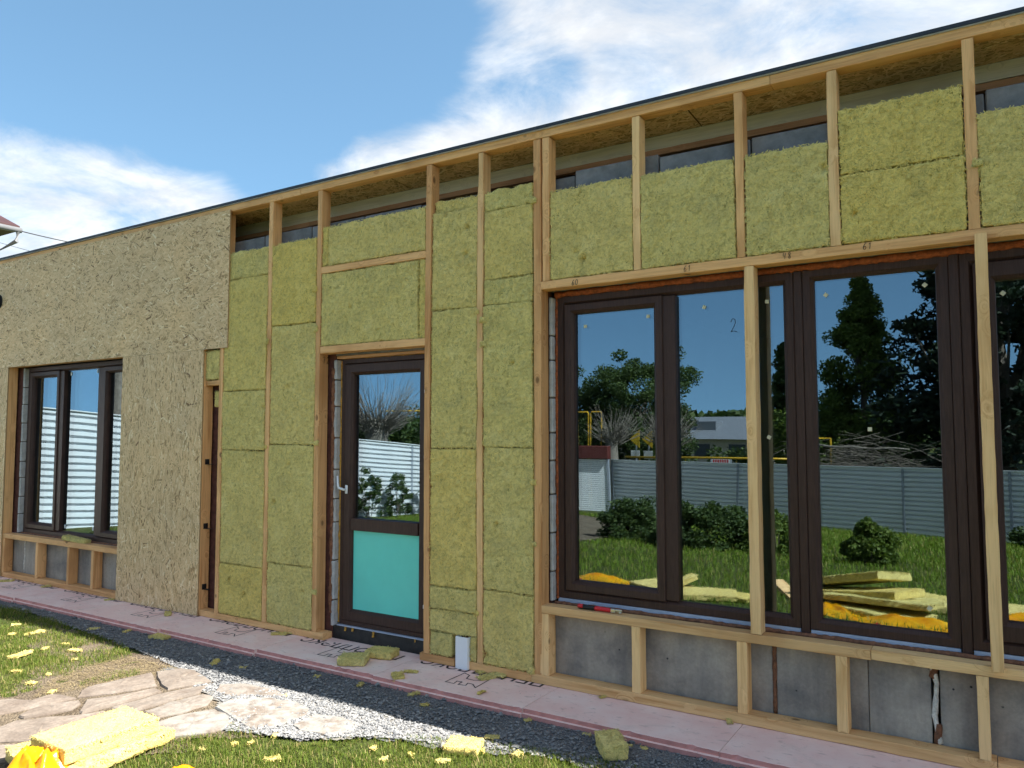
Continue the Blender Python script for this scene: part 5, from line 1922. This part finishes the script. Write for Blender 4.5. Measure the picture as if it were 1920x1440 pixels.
def tree(name, label, x, y, h, crown, n_leaf, size, mat, shape='round', trunk=0.14, z0=None, seed=1, group=None, bark='bark', base_h=0.25):
    g = np.random.default_rng(seed)
    r = random.Random(seed)
    z = zl(x, y) if z0 is None else z0
    root = empty(name, (x, y, z), r.uniform(0, 6))
    tag(root, label, 'tree', group)
    nc = 130
    if shape == 'round':
        d = g.normal(size=(nc, 3))
        d /= np.linalg.norm(d, axis=1)[:, None]
        rr = g.uniform(0.45, 1.0, nc) ** 0.6
        cs = d * rr[:, None] * np.array([crown, crown, h * (1 - base_h) / 2]) * (1 + 0.15 * g.normal(size=(nc, 1)))
        cs[:, 2] += h * (base_h + (1 - base_h) / 2)
        rad = g.uniform(0.16, 0.32, nc) * crown
    elif shape == 'cone':
        s = g.uniform(0, 1, nc) ** 0.8
        a = g.uniform(0, 2 * PI, nc)
        rr = crown * (1 - s) ** 0.75 * g.uniform(0.35, 1.05, nc)
        cs = np.stack([rr * np.cos(a), rr * np.sin(a), h * (base_h + (1 - base_h) * s)], 1)
        rad = (0.10 + 0.20 * (1 - s)) * crown * g.uniform(0.7, 1.3, nc) + 0.12
    else:   # spruce tiers
        nc = 330
        s = g.uniform(0, 1, nc) ** 0.85
        a = g.uniform(0, 2 * PI, nc)
        rr = crown * (1 - s) ** 0.85 * g.uniform(0.3, 1.1, nc)
        cs = np.stack([rr * np.cos(a), rr * np.sin(a), h * (base_h + (1 - base_h) * s) - 0.22 * rr], 1)
        rad = (0.08 + 0.16 * (1 - s)) * crown * g.uniform(0.6, 1.3, nc) + 0.1
    C = clumped(cs, rad, n_leaf, g, 0.7 if shape != 'spruce' else 0.42)
    P, F = leaves(C, size, g, mat, 0.6 if shape != 'spruce' else 0.3, 0.2 if shape != 'spruce' else 0.5)
    tint = np.repeat(np.clip(0.5 + 0.25 * g.normal(size=n_leaf), 0, 1), 4)
    link('crown', mesh_np('crown', P, F, tint), M[mat], root)
    tb = MB()
    pts, rs = limb((0, 0, -0.2), (0.1 * crown, 0, h * (0.9 if shape != 'round' else 0.7)), trunk, trunk * 0.25, r, 7, 0.15)
    tb.tube(pts, rs, 9)
    for k in range(0, nc, 3):
        zc = cs[k][2]
        i = min(len(pts) - 2, max(1, int(len(pts) * max(0.15, (zc / h - 0.22)))))
        p2, r2 = limb(pts[i], cs[k], trunk * 0.32, trunk * 0.06, r, 4, 0.2)
        tb.tube(p2, r2, 5, False)
    tb.build('trunk', M[bark], root, smooth=True)
    return root


def bush(name, label, x, y, h, rad_, n_leaf, size, mat, seed, group=None, cat='bush', sy=1.0):
    g = np.random.default_rng(seed)
    r = random.Random(seed)
    root = empty(name, (x, y, zl(x, y)), r.uniform(0, 6) if sy == 1.0 else 0.0)
    tag(root, label, cat, group)
    nc = 46
    d = g.normal(size=(nc, 3))
    d /= np.linalg.norm(d, axis=1)[:, None]
    d[:, 2] = np.abs(d[:, 2])
    cs = d * (g.uniform(0.4, 0.95, nc) ** 0.5)[:, None] * np.array([rad_, rad_ * sy, h * 0.85])
    cs[:, 2] += h * 0.06
    C = clumped(cs, g.uniform(0.16, 0.3, nc) * min(h, rad_), n_leaf, g, 0.9)
    C[:, 2] = np.maximum(C[:, 2], 0.02)
    P, F = leaves(C, size, g, mat, 0.62, 0.0)
    link('foliage', mesh_np('foliage', P, F, np.repeat(np.clip(0.5 + 0.25 * g.normal(size=n_leaf), 0, 1), 4)), M[mat], root)
    sb = MB()
    for k in range(12):
        p2, r2 = limb((r.uniform(-.06, .06), r.uniform(-.06, .06), -0.05), cs[k * 3], 0.012, 0.004, r, 4, 0.2)
        sb.tube(p2, r2, 5, False)
    sb.build('stems', M['bark'], root)
    return root


bush('round_bush', 'round clipped green bush standing alone on the lawn', -1.75, -8.7, 0.78, 0.46, 9000, 0.045, 'leaf_mid', 1)
bush('hedge_bush', 'dense dark hedge bush in the middle of the hedge row', -4.75, -9.6, 0.95, 1.05, 16000, 0.048, 'leaf_dark', 2, None)
bush('hedge_bush', 'loose hedge bush at the track end of the hedge row', -6.6, -10.4, 0.95, 0.75, 9000, 0.048, 'leaf_dark', 3)
bush('hedge_bush', 'hedge bush with paler leaves nearest the round bush', -3.35, -9.3, 0.80, 0.6, 9000, 0.048, 'leaf_mid', 4)
for k, (x, y, h, rr) in enumerate(((-13.9, -11.4, 1.35, 0.40), (-13.6, -12.7, 1.65, 0.50), (-13.9, -10.2, 1.55, 0.42), (-13.7, -14.0, 1.1, 0.45))):
    bush('tall_weed', ['tall leafy weed in the middle of the side fence', 'tallest bushy weed by the side fence', 'short leafy weed by the side fence nearest the house', 'stocky weed by the side fence nearest the gate'][k],
         x, y, h, rr, 2600, 0.05, 'leaf_dark', 20 + k, 'weeds along the side fence', 'weed')
for k, (x, y) in enumerate(((0.7, -16.4), (2.0, -16.2))):
    bush('low_shrub', ['low dark shrub at the lower fence nearest the round bush', 'low dark shrub at the near end of the lower fence'][k], x, y, 0.5, 0.6, 1800, 0.06, 'leaf_dark', 30 + k, 'shrubs along the lower fence')

tree('spruce_tree', 'huge dark spruce towering over the lower fence', 0.4, -22.6, 15.0, 4.3, 60000, 0.24, 'leaf_spruce', 'spruce', 0.28, seed=41, base_h=0.03)
tree('conical_tree', 'tall conical green tree beside the dark spruce', -3.9, -24.5, 8.2, 2.0, 45000, 0.085, 'leaf_mid', 'cone', 0.12, seed=42, base_h=0.12)
tree('leafy_tree', 'slender leafy tree between hedge and conical tree, beyond the fence', -6.4, -24.0, 5.9, 1.15, 12000, 0.09, 'leaf_dark', 'cone', 0.10, seed=43, base_h=0.1)
tree('leafy_tree', 'tall crowned dark tree behind the slatted gate', -13.2, -27.0, 6.4, 2.2, 40000, 0.085, 'leaf_dark', 'round', 0.16, seed=44, base_h=0.1)
tree('leafy_tree', 'lower dark tree left of the tall crowned one', -16.4, -27.0, 5.2, 2.2, 30000, 0.085, 'leaf_dark', 'round', 0.16, seed=45, base_h=0.05)
tree('leafy_tree', 'broad bushy tree at the foot of the conical tree', -5.2, -22.5, 3.9, 1.5, 14000, 0.09, 'leaf_mid', 'round', 0.1, seed=46, base_h=0.05)
tree('leafy_tree', 'green tree behind the side fence corner', -18.6, -20.5, 4.4, 1.9, 14000, 0.10, 'leaf_dark', 'round', 0.12, seed=47, base_h=0.05)
for k, (x, y, h, w) in enumerate(((-8.3, -27.0, 2.3, 1.6), (-10.4, -27.5, 2.4, 1.7), (-2.3, -21.0, 2.6, 1.5), (2.8, -20.5, 3.0, 2.0), (-20.0, -24.0, 3.0, 2.2))):
    bush('scrub_bush', ['scrub bush before the far building', 'scrub bush beside the arrow signs', 'scrub bush at the foot of the branch heap', 'wide scrub bush under the huge spruce', 'scrub bush beyond the gate and the side fence'][k], x, y, h, w, 5000, 0.11, 'leaf_dark', 60 + k, 'scrub beyond the lower fence')


def pollard(name, label, x, y, h, r0, seed, twigs=170, tl_=(0.6, 1.6), zb_=None):
    r = random.Random(seed)
    root = empty(name, (x, y, zl(x, y)), 0)
    tag(root, label, 'tree')
    tb = MB()
    pts, rs = limb((0, 0, -0.2), (r.uniform(-.1, .1), 0, h), r0, r0 * 0.85, r, 6, 0.08)
    rs[-1] = r0 * 1.05
    tb.tube(pts, rs, 12)
    tb.build('trunk', M['bark_pale'], root, smooth=True)
    tw = MB()
    for k in range(twigs):
        a = r.uniform(0, 2 * PI)
        zz = h - r.uniform(0, 0.35) * h * 0.5
        b = np.array([math.cos(a) * r0 * 0.8, math.sin(a) * r0 * 0.8, zz])
        ln = r.uniform(*tl_)
        up = r.uniform(0.3, 1.0)
        e = b + np.array([math.cos(a) * (1 - up * 0.7), math.sin(a) * (1 - up * 0.7), up]) * ln
        p2, r2 = limb(b, e, 0.014, 0.004, r, 4, 0.35)
        tw.tube(p2, r2, 4, False)
    tw.build('twigs', M['bark_pale'], root)
    return root


pollard('pollard_tree', 'stout pollarded trunk with a crown of bare twigs behind the gate', -12.1, -21.6, 2.7, 0.26, 1)
pollard('pollard_tree', 'pair-mate pollarded trunk near the arrow signs', -10.6, -23.0, 2.4, 0.17, 2, 200, (0.8, 2.0))
pollard('pollard_tree', 'thick grey pollarded trunk with twigs beyond the side fence', -17.2, -14.2, 2.9, 0.45, 3, 320, (0.8, 2.2))
pollard('pollard_tree', 'tall bare grey trunk close behind the side fence', -15.35, -4.3, 5.5, 0.20, 4, 60, (0.4, 1.0))

# heap of cut branches beyond the fence
r = random.Random(9)
bh = MB()
for k in range(420):
    a = r.uniform(-1.1, 1.1) + (PI if r.random() < 0.5 else 0)
    c = np.array([r.gauss(0, 0.9), r.gauss(0, 0.5), abs(r.gauss(0.6, 0.5))])
    ln = r.uniform(0.5, 1.7)
    e = np.array([math.cos(a), math.sin(a) * 0.6, r.uniform(-0.3, 0.5)]) * ln / 2
    p2, r2 = limb(c - e, c + e, r.uniform(0.005, 0.012), 0.003, r, 3, 0.5)
    bh.tube(p2, r2, 4, False)
o = bh.build('branch_heap', M['bark'], None, (-3.4, -19.4, zl(-3.4, -19.4) + 0.9))
tag(o, 'tangled heap of cut grey branches behind the lower fence', 'branches')
lg = MB()
p2, r2 = limb((-1.2, 0, 0.08), (1.2, 0.1, -0.05), 0.035, 0.02, r, 8, 0.25)
lg.tube(p2, r2, 8)
o = lg.build('fallen_trunk', M['bark_pale'], None, (-3.2, -18.9, zl(-3.2, -18.9) + 2.3), smooth=True)
tag(o, 'long pale fallen trunk lying across the branch heap', 'log')

# ------------------------------------------------------------------ beyond the fence: pipe, signs, banner, far house, woods, neighbour
gp = empty('gas_pipe', (-11.4, -21.0, zl(-11.4, -21.0)))
tag(gp, 'yellow gas pipe on posts running behind the lower fence', 'pipe')
zz_ = 0.80 - gp.location.z
MB().tube([(0, 0, zz_), (5.2, 1.0, zz_ + 0.05), (5.9, 1.0, zz_ + 0.05)], 0.035, 8).build('pipe_run', M['gas_pipe'], gp, smooth=True)
MB().tube([(5.9, 1.0, zz_ + 0.05), (5.9, 1.0, zz_ + 0.68), (6.6, 1.1, zz_ + 0.70), (7.0, 0.2, zz_ + 0.70), (7.0, 0.2, 0.0)], 0.030, 8).build('pipe_loop', M['gas_pipe'], gp)
for x in (0.6, 2.4, 4.2):
    MB().tube([(x, x * 0.19, 0), (x, x * 0.19, zz_ - 0.03)], 0.025, 8).build('post', M['gas_pipe'], gp)
g2 = empty('gas_riser', (-13.0, -21.6, zl(-13, -21.6)))
tag(g2, 'yellow gas riser loops standing behind the slatted gate', 'pipe')
for x in (-0.33, 0.22):
    MB().tube([(x - 0.3, 0, 0), (x - 0.3, 0, 3.42), (x - 0.26, 0, 3.5), (x + 0.12, 0, 3.5), (x + 0.16, 0, 3.42), (x + 0.16, 0, 0)], 0.028, 8).build('loop', M['gas_pipe'], g2)
g3 = empty('gas_line', (-18.9, -16.5, zl(-18.9, -16.5)))
tag(g3, 'high yellow gas line on a post beyond the side fence', 'pipe')
MB().tube([(0, 0, 3.42), (4.0, -2.5, 3.42)], 0.035, 8).build('pipe_run', M['gas_pipe'], g3)
MB().tube([(1.2, -0.75, 0), (1.2, -0.75, 3.38)], 0.02, 8).build('post', M['gas_pipe'], g3)
for k, x in enumerate((-12.25, -11.72)):
    sg = empty('arrow_sign', (x, -24.0, zl(x, -24.0)), 0.1)
    tag(sg, ['yellow arrow road sign nearer the stout pollard', 'yellow arrow road sign nearer the banner'][k], 'road sign', 'arrow signs beyond the fence')
    MB().tube([(0, 0, 0), (0, 0, 2.7)], 0.03, 8).build('post', M['fence_post'], sg)
    MB().add([(-0.25, 0.04, 2.45), (0.18, 0.04, 2.78), (0.18, 0.04, 2.12), (-0.25, 0.06, 2.45), (0.18, 0.06, 2.78), (0.18, 0.06, 2.12)],
             [(0, 1, 2), (3, 5, 4), (0, 3, 4, 1), (1, 4, 5, 2), (2, 5, 3, 0)]).build('arrow_plate', M['sign_yellow'], sg)
    MB().box(-0.2, 0.18, 0.04, 0.06, 1.72, 2.02, 0.004).build('plate', M['sign_white'], sg)
bn = empty('banner', (-8.05, -21.4, zl(-8.05, -21.4)), 0.05)
tag(bn, 'white banner with red lettering hung behind the lower fence', 'banner')
bz = 0.60 - bn.location.z
MB().box(-0.32, 0.32, -0.01, 0.01, bz, bz + 0.20, 0.003).build('cloth', M['sign_white'], bn)
for k in range(7):
    MB().box(-0.27 + 0.078 * k, -0.27 + 0.078 * k + 0.05, 0.011, 0.013, bz + 0.05, bz + 0.15).build('red_letter', M['red_plastic'], bn)
for x in (-0.34, 0.34):
    MB().tube([(x, 0, 0), (x, 0, bz + 0.22)], 0.015, 6).build('post', M['fence_post'], bn)

fh = empty('far_building', (-22.2, -62.0, -1.2), 0.12)
tag(fh, 'far low building with long grey roof among the trees', 'building')
MB().box(-6.5, 6.5, -3, 3, 0, 2.35).build('wall', M['far_wall'], fh)
MB().add([(-7, -3.5, 2.3), (7, -3.5, 2.3), (7, 3.5, 2.3), (-7, 3.5, 2.3), (-6.2, 0, 4.2), (6.2, 0, 4.2)],
         [(0, 1, 5, 4), (3, 4, 5, 2), (0, 4, 3), (1, 2, 5), (0, 3, 2, 1)]).build('roof', M['far_roof'], fh)
for x in (-4.5, -1.5, 1.5, 4.5):
    MB().box(x - 0.7, x + 0.7, 3.001, 3.05, 0.8, 1.9).build('window', M['far_glass'], fh)
for x in (-2.5, 1.5):
    MB().box(x - 0.9, x + 0.9, 0.8, 2.2, 2.9, 3.75).build('dormer', M['far_roof'], fh)

# wooded ridge on the horizon
g = np.random.default_rng(5)
n = 16000
X = g.uniform(-150, 40, n)
Y = g.uniform(-175, -140, n)
hh = 6.2 + 1.2 * vnoise(np.stack([X * 0.05, Y * 0, Y * 0], 1), 4)
C = np.stack([X, Y, -1.2 + hh * g.uniform(0, 1, n) ** 0.6], 1)
P, F = leaves(C, 1.5, g, None, 0.7, 0.1)
tag(link('far_wood', mesh_np('far_wood', P, F, np.repeat(g.uniform(0, 1, n), 4)), M['leaf_dark']), 'distant dark wood along the horizon beyond the fence', 'wood', kind='stuff')

# neighbour's house: only its eave corner shows over the roof line
ec = on_wall(37, 430, 4.0)
nb = empty('neighbour_house', (-23.0, 1.4, -0.06))
tag(nb, 'neighbouring house with dark red roof and grey gutter', 'house')
ox, oy, oz = ec[0] + 23.0, ec[1] - 1.4, ec[2] + 0.06
MB().box(-4.0, ox - 0.75, -3.0, oy - 0.55, 0, oz - 0.05).build('wall', M['plaster'], nb)
rk = 0.42
MB().add([(ox, oy, oz), (ox, -3.5, oz), (0.3, -3.5, oz + rk * (ox - 0.3)), (0.3, oy, oz + rk * (ox - 0.3)),
          (ox, oy, oz + 0.07), (ox, -3.5, oz + 0.07), (0.3, -3.5, oz + 0.07 + rk * (ox - 0.3)), (0.3, oy, oz + 0.07 + rk * (ox - 0.3)),
          (-4.6, -3.5, oz), (-4.6, oy, oz), (-4.6, -3.5, oz + 0.07), (-4.6, oy, oz + 0.07)],
         [(0, 1, 2, 3), (4, 7, 6, 5), (0, 4, 5, 1), (0, 3, 7, 4), (1, 5, 6, 2), (3, 2, 8, 9), (7, 11, 10, 6), (3, 9, 11, 7), (2, 6, 10, 8), (8, 10, 11, 9)]).build('roof', M['roof_red'], nb)
MB().box(-4.5, ox - 0.01, -3.45, oy - 0.02, oz - 0.045, oz - 0.006).build('soffit', M['soffit_brown'], nb)
MB().tube([(ox + 0.03, oy + 0.02, oz - 0.03), (ox + 0.03, -3.5, oz - 0.03)], 0.06, 10).build('gutter', M['gutter_grey'], nb, smooth=True)
MB().tube([(ox + 0.03, oy - 0.05, oz - 0.06), (ox + 0.02, oy - 0.06, oz - 0.28), (ox - 0.72, oy - 0.35, oz - 0.62), (ox - 0.72, oy - 0.40, 0)], 0.05, 8).build('downspout', M['gutter_grey'], nb)


def wire(a, b, sag, label, r_=0.010):
    a, b = np.array(a), np.array(b)
    P = [a + (b - a) * s - np.array([0, 0, sag * 4 * s * (1 - s)]) for s in np.linspace(0, 1, 14)]
    o = MB().tube(P, r_, 6).build('overhead_wire', M['cable'], None, world=True)
    tag(o, label, 'cable')


wa_ = on_wall(42, 434, 4.05)
wb_ = on_wall(150, 456, 7.0)
wb_ = wb_ + (wb_ - wa_) * 0.6
wire(wa_, wb_, 0.03, 'dark overhead cable running from the neighbouring gutter corner', 0.013)
wa2 = on_wall(10, 457, 9.0)
wb2 = on_wall(80, 476, 9.0)
wire(wa2 + (wa2 - wb2) * 1.0, wb2 + (wb2 - wa2) * 1.0, 0.02, 'thin overhead cable low over the far roof line', 0.008)
